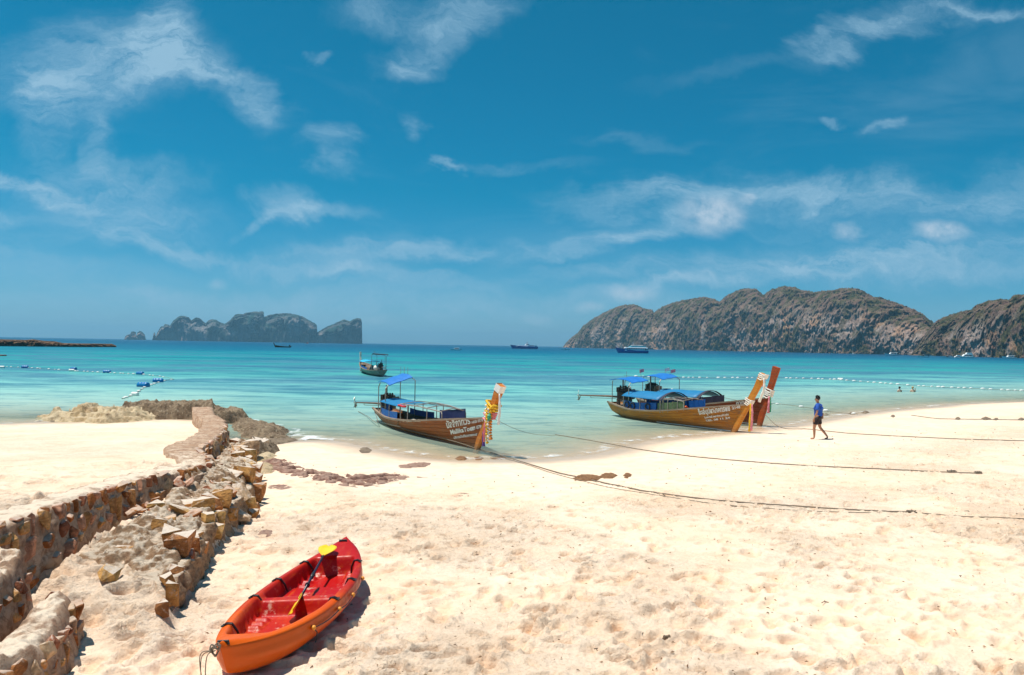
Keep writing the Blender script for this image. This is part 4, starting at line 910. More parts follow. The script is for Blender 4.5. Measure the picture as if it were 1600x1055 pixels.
def open_frame(h, root, t0, t1, z, mat=None, posts=2):
    mb = MB()
    for sd in (-1, 1):
        a = h.pt(t0, 1, sd, -.04); b = h.pt(t1, 1, sd, -.04)
        mb.tube([(a.x, a.y, z), ((a.x+b.x)/2, (a.y+b.y)/2, z+.03), (b.x, b.y, z-.03), (b.x+.05, b.y, z-.10), (b.x+.07, b.y, b.z-.05)], .026, 8)
    for k in range(4):
        t = t0+(t1-t0)*k/3; a = h.pt(t, 1, -1, -.04); mb.tube([(a.x, a.y, z), (a.x, 0, z+.10), (a.x, -a.y, z)], .02, 6)
    mb.build('bare_frame', mat or M_PIPE, root)
    for k in range(posts):
        t = t0+(t1-t0)*(k+.45)/posts
        for sd in (-1, 1): a = h.pt(t, 1, sd, -.04); MB().tube([a-Vector((0, 0, .1)), (a.x, a.y, z)], .02, 6).build('frame_post', M_PIPE, root)
def high_roof(h, root, x0, x1, wd_, z, mat, tilt=0.25, thick=.03, posts=None, arch=.10, poles=3):
    V = []; nx, ny = 10, 6
    for i in range(nx+1):
        p = i/nx
        for j in range(ny+1):
            q = j/ny*2-1; V.append((x0+(x1-x0)*p, q*wd_, z+arch*math.sin(p*math.pi)-.06*p+tilt*q*wd_+.012*math.sin(j*2.1+i)))
    n = len(V); V += [(x, y, zz-thick) for x, y, zz in V]; g = lambda i, j: i*(ny+1)+j
    Fc = [(g(i, j), g(i+1, j), g(i+1, j+1), g(i, j+1)) for i in range(nx) for j in range(ny)]; Fc += [tuple(n+k for k in f[::-1]) for f in Fc]
    for i in range(nx): Fc += [(g(i, 0), g(i, 0)+n, g(i+1, 0)+n, g(i+1, 0)), (g(i, ny), g(i+1, ny), g(i+1, ny)+n, g(i, ny)+n)]
    for j in range(ny): Fc += [(g(0, j), g(0, j+1), g(0, j+1)+n, g(0, j)+n), (g(nx, j), g(nx, j)+n, g(nx, j+1)+n, g(nx, j+1))]
    rf = mk('engine_roof', V, Fc, mat, root)
    for k, X in enumerate((x0+.12, x1-.06)):
        for sd in (-1, 1):
            t = X/h.L; a = h.pt(max(t, .02), .95, sd, -.06); MB().tube([(X, a.y, a.z-.1), (X, a.y, z-.22+tilt*sd*wd_), (X+(.12 if k == 0 else -.12), sd*wd_*.9, z-.03+tilt*sd*wd_)], .024, 8).build('roof_post', M_PIPE, root)
    for k in range(poles): MB().tube([(x0+.15+k*.5, wd_*.95, z+tilt*wd_-.1), (x0+.15+k*.5, wd_*.95, z+tilt*wd_+.38)], .011, 6).build('flag_pole', M_PIPE, root)
    return rf
def text_mesh(txt, size):
    cu = bpy.data.curves.new('t', 'FONT'); cu.body = txt; cu.size = size; cu.extrude = 0; cu.resolution_u = 2; cu.offset = size*.035
    o = bpy.data.objects.new('t', cu); C.objects.link(o); dg = bpy.context.evaluated_depsgraph_get(); me = bpy.data.meshes.new_from_object(o.evaluated_get(dg))
    bpy.data.objects.remove(o); bm = bmesh.new(); bm.from_mesh(me); bmesh.ops.triangulate(bm, faces=bm.faces[:])
    bmesh.ops.subdivide_edges(bm, edges=[e for e in bm.edges if e.calc_length() > .12], cuts=1); bm.to_mesh(me); bm.free(); me.materials.clear(); return me
def hull_text(h, root, txt, X, z, size, width, mat=None, slope=.22, shear=.0, side=-1):
    me = text_mesh(txt, size); xs = [v.co.x for v in me.vertices]
    if not xs: return
    x0, x1 = min(xs), max(xs); k = width/(x1-x0)
    for v in me.vertices:
        tx = (v.co.x-x0)*k; p = h.at_x(X+tx+shear*v.co.y, z+v.co.y+slope*tx, side, .032); v.co = p
    link('lettering', me, mat or M_WHITE, root)
def ribbon(name, pts, wd_, mat, label, parent=None, loc=None, group=None):
    P_ = spline(pts, 5); V = []
    for i, p in enumerate(P_):
        a = i*.5; s_ = Vector((math.cos(a*.6)*wd_, math.sin(a*.9)*wd_*.5, 0)); V += [p-s_, p+s_, p+s_+Vector((0, .008, 0)), p-s_+Vector((0, .008, 0))]
    n = len(P_); Fc = [(i*4+k, i*4+(k+1) % 4, (i+1)*4+(k+1) % 4, (i+1)*4+k) for i in range(n-1) for k in range(4)]+[(3, 2, 1, 0), (n*4-4, n*4-3, n*4-2, n*4-1)]
    return V, Fc
def place_world(root, V): return [root.matrix_world @ Vector(v) for v in V]
def wrap(h, z0, z1, width, grow=.03, turns=5, tilt=.12):
    """cloth wound round the prow post"""
    mb = MB()
    for k in range(turns):
        z = z0+(z1-z0)*k/max(1, turns-1); x1 = post_frame(h, z)+.05+grow; xm = x1-width-2*grow
        c = [(x1, .10+grow, z), (x1+.02, 0, z), (x1, -.10-grow, z+.02), ((x1+xm)/2, -.11-grow, z+tilt*.5*(1 if k % 2 else -1)), (xm, -.10-grow, z+tilt*(k % 2)), (xm-.02, 0, z+tilt*(k % 2)), (xm, .10+grow, z), ((x1+xm)/2, .11+grow, z-.02), (x1, .10+grow, z)]
        mb.tube(c, (abs(z1-z0)/turns)*.55+.008, 6)
    return mb
def hang(h, pts, mat, name, root, label, cat, group=None, r=.03, ball=False, flat=.6):
    """a garland or ribbon hanging from the prow, a thing of its own; pts in boat coordinates"""
    P_ = [root.matrix_world @ Vector(p) for p in pts]; o0 = P_[0].copy(); mb = MB()
    if ball:
        Q = spline(P_, max(2, int((P_[0]-P_[-1]).length/(r*1.6)/max(1, len(P_)-1))))
        rr = random.Random(len(label))
        for q in Q: mb.ball(q-o0+Vector((rr.uniform(-.01, .01), rr.uniform(-.01, .01), 0)), r*rr.uniform(.8, 1.15), 7, (1, 1, .8))
    else:
        Q = spline(P_, 6); n = len(Q)
        mb.tube([q-o0 for q in Q], [r*(.5+.6*min(1, 2.2*i/n))*(1+.15*math.sin(i*1.7)) for i in range(n)], 7)
    o = mb.build(name, mat, None, smooth=True, loc=o0); tagp(o, label, cat, group); return o
def boat_root(name, bow, stern, label, z=0.0, group='long tail boats in the bay'):
    r = empty(name, (stern[0], stern[1], z), (0, 0, math.atan2(bow[1]-stern[1], bow[0]-stern[0]))); tagp(r, label, 'boat', group); bpy.context.view_layer.update(); return r

# boat with the painted name (left of the middle)
b1b, b1s = atz(744, 702, 0), atz(597, 657, 0)
L1 = math.hypot(b1b[0]-b1s[0], b1b[1]-b1s[1]); h1 = Hull(L1, 1.8, 1.24, .43, .60, .78, 2.42)
r1 = boat_root('longtail_boat', b1b, b1s, 'brown longtail boat with its name in white letters and yellow garlands on the prow', z=.03)
make_hull(h1, r1, M_HULL[0]); make_post(h1, r1, M_POST[0], .40, M_WHITE); engine(r1, .95, .64, 1.9, .0, 1.05, .62)
canopy(h1, r1, .17, .46, 1.12, M_BLUE2, .14, 3); open_frame(h1, r1, .46, .79, 1.22)
high_roof(h1, r1, .95, 2.7, .58, 2.16, M_BLUE, .32)
def curtain(h, root, t0, t1, z0, z1, mat, sd=-1, name='side_curtain', inn=-.05):
    V = []
    n = 8
    for i in range(n+1):
        t = t0+(t1-t0)*i/n; a = h.pt(t, 1, sd, inn); w_ = .012*math.sin(i*2.2)
        V += [(a.x, a.y+w_, a.z+z0), (a.x, a.y+w_, a.z+z1), (a.x, a.y+w_-sd*.02, a.z+z1), (a.x, a.y+w_-sd*.02, a.z+z0)]
    return mk(name, V, [(i*4+k, i*4+(k+1) % 4, (i+1)*4+(k+1) % 4, (i+1)*4+k) for i in range(n) for k in range(4)]+[(3, 2, 1, 0), (n*4, n*4+1, n*4+2, n*4+3)], mat, root)
curtain(h1, r1, .18, .42, .02, .34, M_ROYAL); curtain(h1, r1, .19, .44, .04, .30, M_ROYAL, 1); curtain(h1, r1, .50, .80, .0, .42, M_NAVY, 1)
MB().tube([(x, -h1.beam(x/h1.L)*.98, 1.14+.015*math.sin(x*9)) for x in np.linspace(.44*h1.L, .52*h1.L, 6)], .045, 8).build('rolled_cloth', M_REDC, r1, smooth=True)
hull_text(h1, r1, 'มัลลิกาทัวร์', .835*L1, .58, .36, 1.75, slope=.20, shear=.15); hull_text(h1, r1, 'MallikaTour', .845*L1, .34, .25, 1.85, slope=.20, shear=.15)
hull_text(h1, r1, 'บริการนำเที่ยวทางทะเล', .855*L1, .17, .13, 1.85, slope=.19, shear=.15)
hull_text(h1, r1, 'HKB 0578', 1.0*L1, .93, .14, .75, slope=.22, shear=.15); hull_text(h1, r1, '083 078', .985*L1, .66, .18, .75, slope=.22, shear=.15)
MB().tube([h1.at_x(x, .30+.0*x, -1, .03)-Vector((0, 0, .25-.03*x)) for x in np.linspace(.8, 4.9, 12)], .014, 6).build('side_line', M_ROPEW, r1)
g1 = 'garlands and ribbons on the prow of the named boat'; xp = post_frame(h1, 1.5)
tagp(put('cloth_wrap', wrap(h1, 1.22, 1.42, .38, .03, 4).build('tmp', M_PINK, r1).data, None, r1.location, (1, 1, 1), r1.rotation_euler), 'pink cloth wound round the prow foot of the named boat', 'cloth', g1)
bpy.data.objects.remove(bpy.data.objects['tmp'])
tagp(put('garland', wrap(h1, 1.52, 1.72, .40, .05, 3, .25).build('tmp', M_YEL, r1).data, None, r1.location, (1, 1, 1), r1.rotation_euler), 'thick yellow garland wound round the prow above the pink cloth', 'garland', g1)
bpy.data.objects.remove(bpy.data.objects['tmp'])
for k, (dx, dy, zt, zb, mt, lab) in enumerate([(-.02, -.16, 1.60, .38, M_YEL, 'yellow flower garland hanging lowest from the prow'), (.10, -.17, 1.58, .50, M_CREAM, 'white flower garland between the yellow ones'), (.18, -.12, 1.55, .55, M_ORNG, 'orange flower garland at the outer edge of the prow bunch'), (.06, -.20, 1.62, .85, M_YEL, 'short yellow garland on top of the prow bunch'),
        (-.12, -.17, 1.70, 1.15, M_CREAM, 'cream rosette garland at the upper left of the prow bunch')]):
    hang(h1, [(xp-.15+dx, dy, zt), (xp-.12+dx, dy-.03, (zt+zb)/2), (xp-.13+dx, dy, zb)], mt, 'garland', r1, lab, 'garland', g1, .062, True)
hang(h1, [(xp-.35, -.16, 1.30), (xp-.33, -.18, .85), (xp-.38, -.17, .38)], M_PINK, 'ribbon', r1, 'pink ribbon hanging inside the garlands of the named boat', 'ribbon', g1, .035)
hang(h1, [(xp-.42, -.15, .95), (xp-.42, -.17, .6), (xp-.44, -.16, .22)], M_PURP, 'ribbon', r1, 'violet ribbon hanging lowest of the prow ribbons', 'ribbon', g1, .05)
hang(h1, [(xp-.40, -.16, 1.05), (xp-.38, -.18, .75), (xp-.39, -.17, .42)], M_REDC, 'ribbon', r1, 'red ribbon beside the violet one on the prow', 'ribbon', g1, .04)
hang(h1, [(xp+.02, -.15, 1.45), (xp+.03, -.18, 1.32), (xp+.0, -.17, 1.2)], M_GRNC, 'rosette', r1, 'green cloth rosette in the middle of the yellow garlands', 'rosette', g1, .07)
xq = post_frame(h1, 2.2); hang(h1, [(xq+.06, -.10, 2.18), (xq+.10, -.10, 1.7), (xq+.02, -.10, 1.1)], M_WHITE, 'ribbon', r1, 'long white ribbon hanging from the top of the prow', 'ribbon', g1, .045)

# golden boat on the right
b2b, b2s = atz(1146, 675, 0), atz(962, 649, 0)
L2 = math.hypot(b2b[0]-b2s[0], b2b[1]-b2s[1]); h2 = Hull(L2, 1.9, 1.32, .50, .72, .62, 2.72)
r2 = boat_root('longtail_boat', b2b, b2s, 'golden planked longtail boat lying nearest the walker with blue arched awning', z=.05)
make_hull(h2, r2, M_HULL[1]); make_post(h2, r2, M_POST[1], .34); engine(r2, .75, .80, 2.2, .0, 1.2, .62)
canopy(h2, r2, .18, .53, 1.25, M_BLUE2, .28, 3, arch_end=.36, over=.10); canopy(h2, r2, .535, .555, 1.24, M_UNDER, .42, 2, name='awning_front', over=.12)
open_frame(h2, r2, .56, .70, 1.25)
high_roof(h2, r2, .10, 2.1, .58, 2.05, M_BLUE, .10, arch=.14, poles=1)
curtain(h2, r2, .19, .50, .02, .42, M_ROYAL); curtain(h2, r2, .51, .71, .02, .40, M_GREENT); curtain(h2, r2, .20, .72, .02, .46, M_ROYAL, 1)
curtain(h2, r2, .545, .56, .02, .52, M_RAIL, name='screen_post'); curtain(h2, r2, .62, .632, .02, .44, M_RAIL, name='screen_post')
hull_text(h2, r2, 'จ๊ะเอ๋บุปผาโภคทรัพย์', .80*L2, .62, .34, 1.75, slope=.20); hull_text(h2, r2, 'Longtail service phi phi', .83*L2, .46, .14, 1.35, slope=.20); hull_text(h2, r2, 'TEL 08 11 24', .83*L2, .30, .12, 1.4, slope=.20)
hull_text(h2, r2, '2148', 1.01*L2, 1.03, .17, .42, slope=.22)
V_ = MB().tube([h2.at_x(x, -.02, -1, .02) for x in np.linspace(4.0, L2*.985, 14)], .022, 6).build('waterline_stripe', M_WHITE, r2)
for k, t in enumerate((.225, .285, .43)):
    p = h2.pt(t, 1, -1, -.0)+Vector((0, 0, .20)); w0 = r2.matrix_world @ p
    mb = MB().tube([(.17*math.cos(a), 0, .17*math.sin(a)) for a in np.linspace(0, 2*math.pi, 17)], .035, 7, cap=False)
    o = mb.build('tyre_fender', M_TYRE, None, smooth=True, loc=w0); o.rotation_euler = r2.rotation_euler
    tagp(o, ['black ring fender nearest the engine of the golden boat', 'black ring fender in the middle of the golden boat rail', 'black ring fender below the awning end of the golden boat'][k], 'fender', 'ring fenders on the golden boat')
xp2 = post_frame(h2, 1.55); g2_ = 'ribbons on the prow of the golden boat'
o = put('cloth_wrap', wrap(h2, 1.36, 1.50, .34, .0, 5, .16).build('tmp', M_CREAM, r2).data, None, r2.location, (1, 1, 1), r2.rotation_euler); tagp(o, 'white cloth wound round the prow of the golden boat', 'cloth', g2_); bpy.data.objects.remove(bpy.data.objects['tmp'])
o = put('cloth_wrap', wrap(h2, 2.55, 2.72, .34, .0, 5, .12).build('tmp', M_CREAM, r2).data, None, r2.location, (1, 1, 1), r2.rotation_euler); tagp(o, 'pale cloth tied round the prow tip of the golden boat', 'cloth', g2_); bpy.data.objects.remove(bpy.data.objects['tmp'])
hang(h2, [(xp2-.02, -.14, 1.38), (xp2+.02, -.17, .9), (xp2-.05, -.16, .10)], M_YEL, 'ribbon', r2, 'yellow ribbon hanging from the prow of the golden boat', 'ribbon', g2_, .05)
hang(h2, [(xp2+.06, -.12, 1.35), (xp2+.09, -.14, .9), (xp2+.04, -.14, .15)], M_PINK, 'ribbon', r2, 'pink ribbon next to the yellow one on the golden boat', 'ribbon', g2_, .05)
xq = post_frame(h2, 2.55); hang(h2, [(xq+.06, -.12, 2.58), (xq+.08, -.12, 2.1), (xq-.18, -.12, 1.5)], M_CREAM, 'ribbon', r2, 'long white ribbon from the prow tip of the golden boat', 'ribbon', g2_, .055)

# dark red boat behind it
dv = Vector((b2s[0]-b2b[0], b2s[1]-b2b[1])); b3b = atz(1187, 665, 0); b3s = (b3b[0]+dv.x*1.02, b3b[1]+dv.y*1.02)
h3 = Hull(L2*1.02, 1.9, 1.42, .55, .72, .36, 2.95); r3 = boat_root('longtail_boat', b3b, b3s, 'dark red longtail boat moored behind the golden one', z=.05)
make_hull(h3, r3, M_HULL[2]); make_post(h3, r3, M_POST[2], .36); engine(r3, .75, .85, 1.6, .0, 1.2)
canopy(h3, r3, .22, .60, 1.22, M_BLUE2, .26, 3, arch_end=.34, over=.10); canopy(h3, r3, .605, .63, 1.22, M_UNDER, .40, 2, name='awning_front', over=.12)
high_roof(h3, r3, .3, 2.3, .60, 2.15, M_BLUE, .12, arch=.14, poles=0); curtain(h3, r3, .24, .64, .02, .42, M_NAVY); curtain(h3, r3, .60, .78, .02, .40, M_UNDER)
hull_text(h3, r3, 'กาก 500', .885*L2, .92, .26, 1.0, slope=.24); hull_text(h3, r3, 'Tel 5 7 79', .905*L2, .60, .14, .7, slope=.22)
MB().tube([h3.at_x(x, -.0, -1, .02) for x in np.linspace(5.5, L2*1.005, 10)], .022, 6).build('waterline_stripe', M_WHITE, r3)
xp3 = post_frame(h3, 1.6); g3_ = 'cloths on the prow of the dark red boat'
o = put('cloth_wrap', wrap(h3, 1.48, 1.78, .34, .01, 6, .14).build('tmp', M_CREAM, r3).data, None, r3.location, (1, 1, 1), r3.rotation_euler); tagp(o, 'pinkish white cloth bundle wound round the dark red prow', 'cloth', g3_); bpy.data.objects.remove(bpy.data.objects['tmp'])
hang(h3, [(xp3-.0, -.13, 1.5), (xp3+.03, -.16, 1.1), (xp3-.02, -.15, .66)], M_PINK, 'ribbon', r3, 'pink ribbon hanging below the cloth of the dark red prow', 'ribbon', g3_, .06)
hang(h3, [(xp3+.09, -.12, 1.5), (xp3+.12, -.14, 1.1), (xp3+.09, -.13, .72)], M_GRNC, 'ribbon', r3, 'green ribbon beside the pink one on the dark red prow', 'ribbon', g3_, .03)
hang(h3, [(xp3-.28, -.12, 2.25), (xp3-.42, -.13, 2.12), (xp3-.40, -.13, 1.98)], M_PINK, 'rosette', r3, 'pink flower rosette halfway up the dark red prow', 'rosette', g3_, .09)
def flag(root, base, top, mats, label):
    a, b = root.matrix_world @ Vector(base), root.matrix_world @ Vector(top); e = empty('flag', a); tagp(e, label, 'flag', 'small flags above the engine roofs')
    MB().tube([(0, 0, 0), b-a], .012, 6).build('pole', M_PIPE, e)
    MB().add([b-a+Vector(v) for v in [(0, 0, 0), (.28, .02, .06), (.30, .04, -.12), (.02, 0, -.20), (0, .01, 0), (.28, .03, .06), (.30, .05, -.12), (.02, .01, -.20)]], [(0, 1, 2, 3), (7, 6, 5, 4)]).build('flag_cloth', mats, e)
flag(r3, (.3, -.5, 2.1), (.1, -.5, 2.5), M_PINK, 'faded pink flag at the stern end of the far blue roof'); flag(r3, (1.3, .5, 2.2), (1.3, .5, 2.62), M_WHITE, 'small white flag in the middle of the far blue roof'); flag(r3, (1.7, .5, 2.2), (1.8, .5, 2.55), M_PINK, 'pink and white flag leaning over the far blue roof')

# pale boat anchored further out, seen from its stern quarter
b4b, b4s = atz(563.5, 580, 0), atz(597, 589, 0)
L4 = math.hypot(b4b[0]-b4s[0], b4b[1]-b4s[1]); h4 = Hull(L4, 2.2, 1.35, .62, .8, .30, 2.6); r4 = boat_root('longtail_boat', b4b, b4s, 'pale longtail boat anchored further out behind the named boat')
make_hull(h4, r4, M_HULL[3]); make_post(h4, r4, M_POST[3], .62); engine(r4, 1.0, .9, 3.2, .0)
canopy(h4, r4, .42, .75, 1.55, M_CYAN, .2, 3); high_roof(h4, r4, .4, 2.9, .8, 2.6, M_UNDER, .05); curtain(h4, r4, .3, .6, .02, .3, M_ROYAL)
curtain(h4, r4, .3, .6, .02, .3, M_ROYAL, 1)
MB().ball((2.4, .1, .95), .55, 10, (1.3, 1, .8)).build('tarp_bundle', M_CREAM, r4, smooth=True)

# things carried in the boats
M_VEST = simple('orange_life_vest', (.80,.14,.02), .7); M_SACK = simple('pale_sack', (.60,.52,.42), .85)
def cargo(h, root, t, y, z, mb, name, mat, label, cat):
    p = root.matrix_world @ Vector((t*h.L, y, z)); o = mb.build(name, mat, None, smooth=True, loc=p); o.rotation_euler = root.rotation_euler; tagp(o, label, cat, 'things carried in the longtail boats')
def vest(): return MB().ball((0, -.12, 0), .13, 8, (.5, .7, 1.5)).ball((0, .12, 0), .13, 8, (.5, .7, 1.5)).tube([(0, -.12, .17), (0, 0, .24), (0, .12, .17)], .05, 8)
cargo(h2, r2, .60, .35, .62, vest(), 'life_vest', M_VEST, 'orange life vest under the arched awning of the golden boat', 'life vest')
cargo(h3, r3, .735, -.35, .80, vest(), 'life_vest', M_VEST, 'red orange life vest hanging at the front of the dark red boat', 'life vest')
cargo(h1, r1, .47, -.30, .42, MB().ball((0, 0, 0), .2, 9, (1.3, .9, .7)).ball((.25, .1, -.02), .16, 9, (1, 1, .8)), 'sack', M_SACK, 'pale sack amidships in the named boat', 'sack')
cargo(h1, r1, .10, .0, .55, MB().lathe([(.10, 0), (.16, .02), (.16, .34), (.06, .40), (.05, .44)], 12), 'jerry_can', M_ROYAL, 'blue fuel drum beside the engine of the named boat', 'can')
cargo(h2, r2, .13, -.1, .60, MB().box((0, 0, .12), (.42, .3, .24)).box((0, 0, .26), (.46, .34, .04)), 'cool_box', M_WHITE, 'white cool box at the stern of the golden boat', 'cool box')
cargo(h2, r2, .33, .1, .70, MB().ball((0, 0, 0), .22, 9, (1.4, 1, .6)).ball((-.3, .05, 0), .15, 9), 'sack', M_SACK, 'pale bundle behind the blue curtain of the golden boat', 'sack')

# ------------------------------------------------------------------ kayak
def kayak_material():
    m, t, out = new_mat('marbled_plastic'); P = t.n('ShaderNodeTexCoord').outputs['Object']
    s_ = t.n('ShaderNodeSeparateXYZ'); t.set(s_.inputs[0], P)
    n = t.noise(t.scale(P, (.7, 1.4, 1.6)), 1.4, 4, .6, .7)
    inner = t.n('ShaderNodeAttribute', attribute_name='inner').outputs['Fac']
    f = t.math('ADD', t.math('MULTIPLY', s_.outputs[0], .42), t.math('MULTIPLY', t.math('SUBTRACT', n, .5), 1.5))
    f = t.math('ADD', f, t.math('MULTIPLY', inner, .62)); f = t.math('ADD', f, t.math('MULTIPLY', s_.outputs[2], .25))
    c = t.mix(t.remap(f, -.50, .70), (.68, .10, .0015), (.42, .0035, .003))
    c = t.mix(t.remap(t.noise(t.scale(P, (1, 6, 6)), 2.5, 4, .6), .5, .72, 0, .28), c, (.72, .15, .006))
    c = t.mix(t.remap(t.noise(P, 20, 5, .75), .62, .74, 0, .22), c, (.80, .34, .22))     # scuffs
    dusty = t.math('MULTIPLY', t.remap(t.noise(P, 5, 6, .75), .56, .68), inner)
    c = t.mix(t.math('MULTIPLY', dusty, .55), c, (.80, .62, .46))
    nr = t.bump(t.noise(P, 9, 4, .6), .25, .01)
    b = pbsdf(t, out, c, t.remap(t.noise(P, 14, 4), .3, .7, .30, .55, 'LINEAR'), nr, spec=.25); return m
M_KAYAK = kayak_material(); M_PAD = simple('yellow_paddle', (.88,.56,.02), .35, var=.1); M_SHAFT = simple('dark_shaft', (.02,.012,.03), .35)
M_BOLT = simple('yellow_orange_toggle', (.80,.30,.03), .5)
ka = ground(362, 1080); kb = ground(543, 903); KL = 3.5; KW = .575
kc = Vector(((ka[0]+kb[0])/2-.02, (ka[1]+kb[1])/2, 0)); kyaw = math.atan2(kb[1]-ka[1], kb[0]-ka[0]); KL = math.hypot(kb[0]-ka[0], kb[1]-ka[1])+.26
kc.z = tz(kc.x, kc.y)+.015
kay = empty('kayak', kc, (math.radians(-5), 0, kyaw)); tagp(kay, 'orange and red two seat kayak lying on the sand', 'kayak')
def k_w(u): return KW*max(0., (1-abs(u)**(1.95 if u < 0 else 2.3)))**(.86 if u < 0 else .78)
def k_g(u): return .31+.16*abs(u)**3.0
def k_k(u): return .0+.20*max(0, abs(u)-.45)**2.0*(1/.3)
def well(u, r):
    """depth of the cockpits; u -1..1 along, r -1..1 across"""
    w_ = k_w(u); ed = (1-abs(r))*w_
    e = float(sstep(.075, .135, ed)); a = float(sstep(-.70, -.655, u)*sstep(-.01, -.06, u)); b = float(sstep(.045, .10, u)*sstep(.70, .655, u))
    bar = float(sstep(-.72, -.66, u)*sstep(.72, .66, u))
    z = e*(.225*max(a, b)+.06*bar*(1-max(a, b)))
    s1 = float(sstep(-.62, -.56, u)*sstep(-.36, -.42, u)); s2 = float(sstep(.17, .22, u)*sstep(.42, .36, u))
    z -= e*.065*max(s1, s2)*float(sstep(1, .8, abs(r)*1.25))
    ft = float(sstep(-.30, -.28, u)*sstep(-.08, -.12, u))+float(sstep(.46, .48, u)*sstep(.68, .64, u))
    z -= e*.05*ft*float(sstep(.42, .52, abs(r)))*(0.6+.4*math.cos(u*95))
    return z
NUk, Vo, Vi = 230, 16, 50
V = []; inn = []
for i in range(NUk+1):
    u = -1+2*i/NUk; uu = math.copysign(1-(1-abs(u))**1.25, u); u = uu; w_, g, k = k_w(u), k_g(u), k_k(u); x = u*KL/2
    ring = []
    for j in range(Vo+1):                                   # hull from keel up to the right rim
        v = j/Vo; y = w_*(1-(1-v)**2.6)**.62*(1+.0*v) if v < 1 else w_; z = k+(g-k)*(v**1.7)
        if .60 < v < .80: y += .012*min(1, w_/.2)                 # moulded side ridge
        stem = -.10*(1-(z-k)/(g-k+1e-6))*abs(u)**10*math.copysign(1, u)
        ring.append((x+stem, y, z))
    R_ = [(a, -b, c) for a, b, c in ring[::-1]]
    deck = []
    for j in range(Vi+1):
        r = 1-2*j/Vi; y = r*w_; ed = (1-abs(r))*w_
        z = g+.018*math.sin(min(1, ed/.06)*math.pi*.5)+.035*(1-r*r)*(1 if abs(u) > .7 else 0)*float(sstep(.70, .9, abs(u)))-well(u, r)
        yy = y*.965
        deck.append((x, yy, z))
    for p in ring: V.append(p); inn.append(0)
    for p in deck[1:-1]: V.append(p); inn.append(min(1, max(0, (k_g(u)-p[2]+.01)/.08)))
    for p in R_[:-1]: V.append(p); inn.append(0)
m_ = (Vo+1)+(Vi-1)+Vo
Fc = [(i*m_+j, (i+1)*m_+j, (i+1)*m_+(j+1) % m_, i*m_+(j+1) % m_) for i in range(NUk) for j in range(m_)]+[tuple(range(m_)), tuple(NUk*m_+j for j in range(m_))[::-1]]
kh = mk('kayak_body', V, Fc, M_KAYAK, kay, smooth=True); at_ = kh.data.attributes.new('inner', 'FLOAT', 'POINT'); at_.data.foreach_set('value', inn)
def kp(u, r, dz=0.0):
    g = k_g(u); return Vector((u*KL/2, r*k_w(u), g-well(u, min(.999, max(-.999, r)))+dz))
def strap(u, sd, name='thigh_strap'):
    mb = MB(); Pq = [Vector((u*KL/2+dx, sd*(k_w(u)-e), k_g(u)+dz)) for e, dz, dx in ((.015, .012, 0), (.05, .032, 0), (.10, .024, .01), (.145, -.06, .025), (.165, -.15, .045))]; a = Pq[0]
    mb.tube(Pq, .013, 6)
    mb.box(a, (.07, .03, .012)); mb.build(name, M_BLK, kay)
for u in (-.52, -.02, .30, .62): strap(u, 1)
for u in (-.12, .24, .60): strap(u, -1)
# perimeter line with toggles on both sides
for sd in (-1, 1):
    us_ = [-.45, -.15, .1, .42]; P_ = [Vector((u*KL/2, sd*(k_w(u)+.005), k_g(u)*.72)) for u in us_]
    for a, b in zip(P_[:-1], P_[1:]):
        Q = [a+(b-a)*k/6+Vector((0, sd*(.02+.012*math.sin(k/6*math.pi)), -.02*math.sin(k/6*math.pi))) for k in range(7)]; MB().tube(Q, .006, 6).build('side_cord', M_BLK, kay)
    for p in P_: MB().lathe([(.012, 0), (.026, .01), (.026, .03), (.012, .042)], 10, p, (0, sd, 0)).build('cord_toggle', M_BOLT, kay, smooth=True)
    q = P_[0]; MB().tube([q+Vector((0, sd*.02, 0)), q+Vector((.03, sd*.04, -.06)), q+Vector((.035, sd*.03, -.13)), q+Vector((.045, sd*.01, -.17))], .006, 6).build('cord_end', M_BLK, kay)
for sg_k in (-1, 1):
    c = Vector((sg_k*(KL/2-.12), 0, k_g(.93)+.03)); MB().tube([c+Vector((-.05, -.05, 0)), c+Vector((-.05, -.05, .03)), c+Vector((-.05, .05, .03)), c+Vector((-.05, .05, 0))], .013, 8).build('carry_handle', M_BLK, kay)
# scupper holes
for u in (-.30, -.20, .47, .60):
    for sd in (-.16, .16): p = kp(u, sd, .003); MB().lathe([(.018, 0), (.02, .003), (.012, .004)], 10, p).build('scupper', M_BLK, kay)
bpy.context.view_layer.update()
# knotted bow cord hanging to the sand
cw = kay.matrix_world @ Vector((-KL/2-.02, 0, k_g(1)-.02))
mb = MB()
for i in range(4):
    a = i*1.5; mb.tube(spline([Vector((0, 0, 0)), Vector((.04*math.cos(a)-.03, .05*math.sin(a), .05)), Vector((-.07, .03*math.cos(a), .0)), Vector((-.02, -.03, -.05*math.sin(a+1))), Vector((0, 0, 0))], 5), .007, 6)
gz = tz(cw.x, cw.y)
for dx, dy in ((-.07, -.06), (-.02, -.09), (-.10, .02)):
    mb.tube(spline([Vector((-.03, 0, 0)), Vector((-.07+dx, dy*.5, -.04)), Vector((-.06+dx, dy, (gz-cw.z)*.6)), Vector((-.02+dx, dy*1.4, gz-cw.z+.01))], 6), .0045, 6)
o = mb.build('tie_cord', M_ROPE, None, smooth=True, loc=cw); tagp(o, 'dark knotted cord hanging from the near end of the kayak', 'cord')
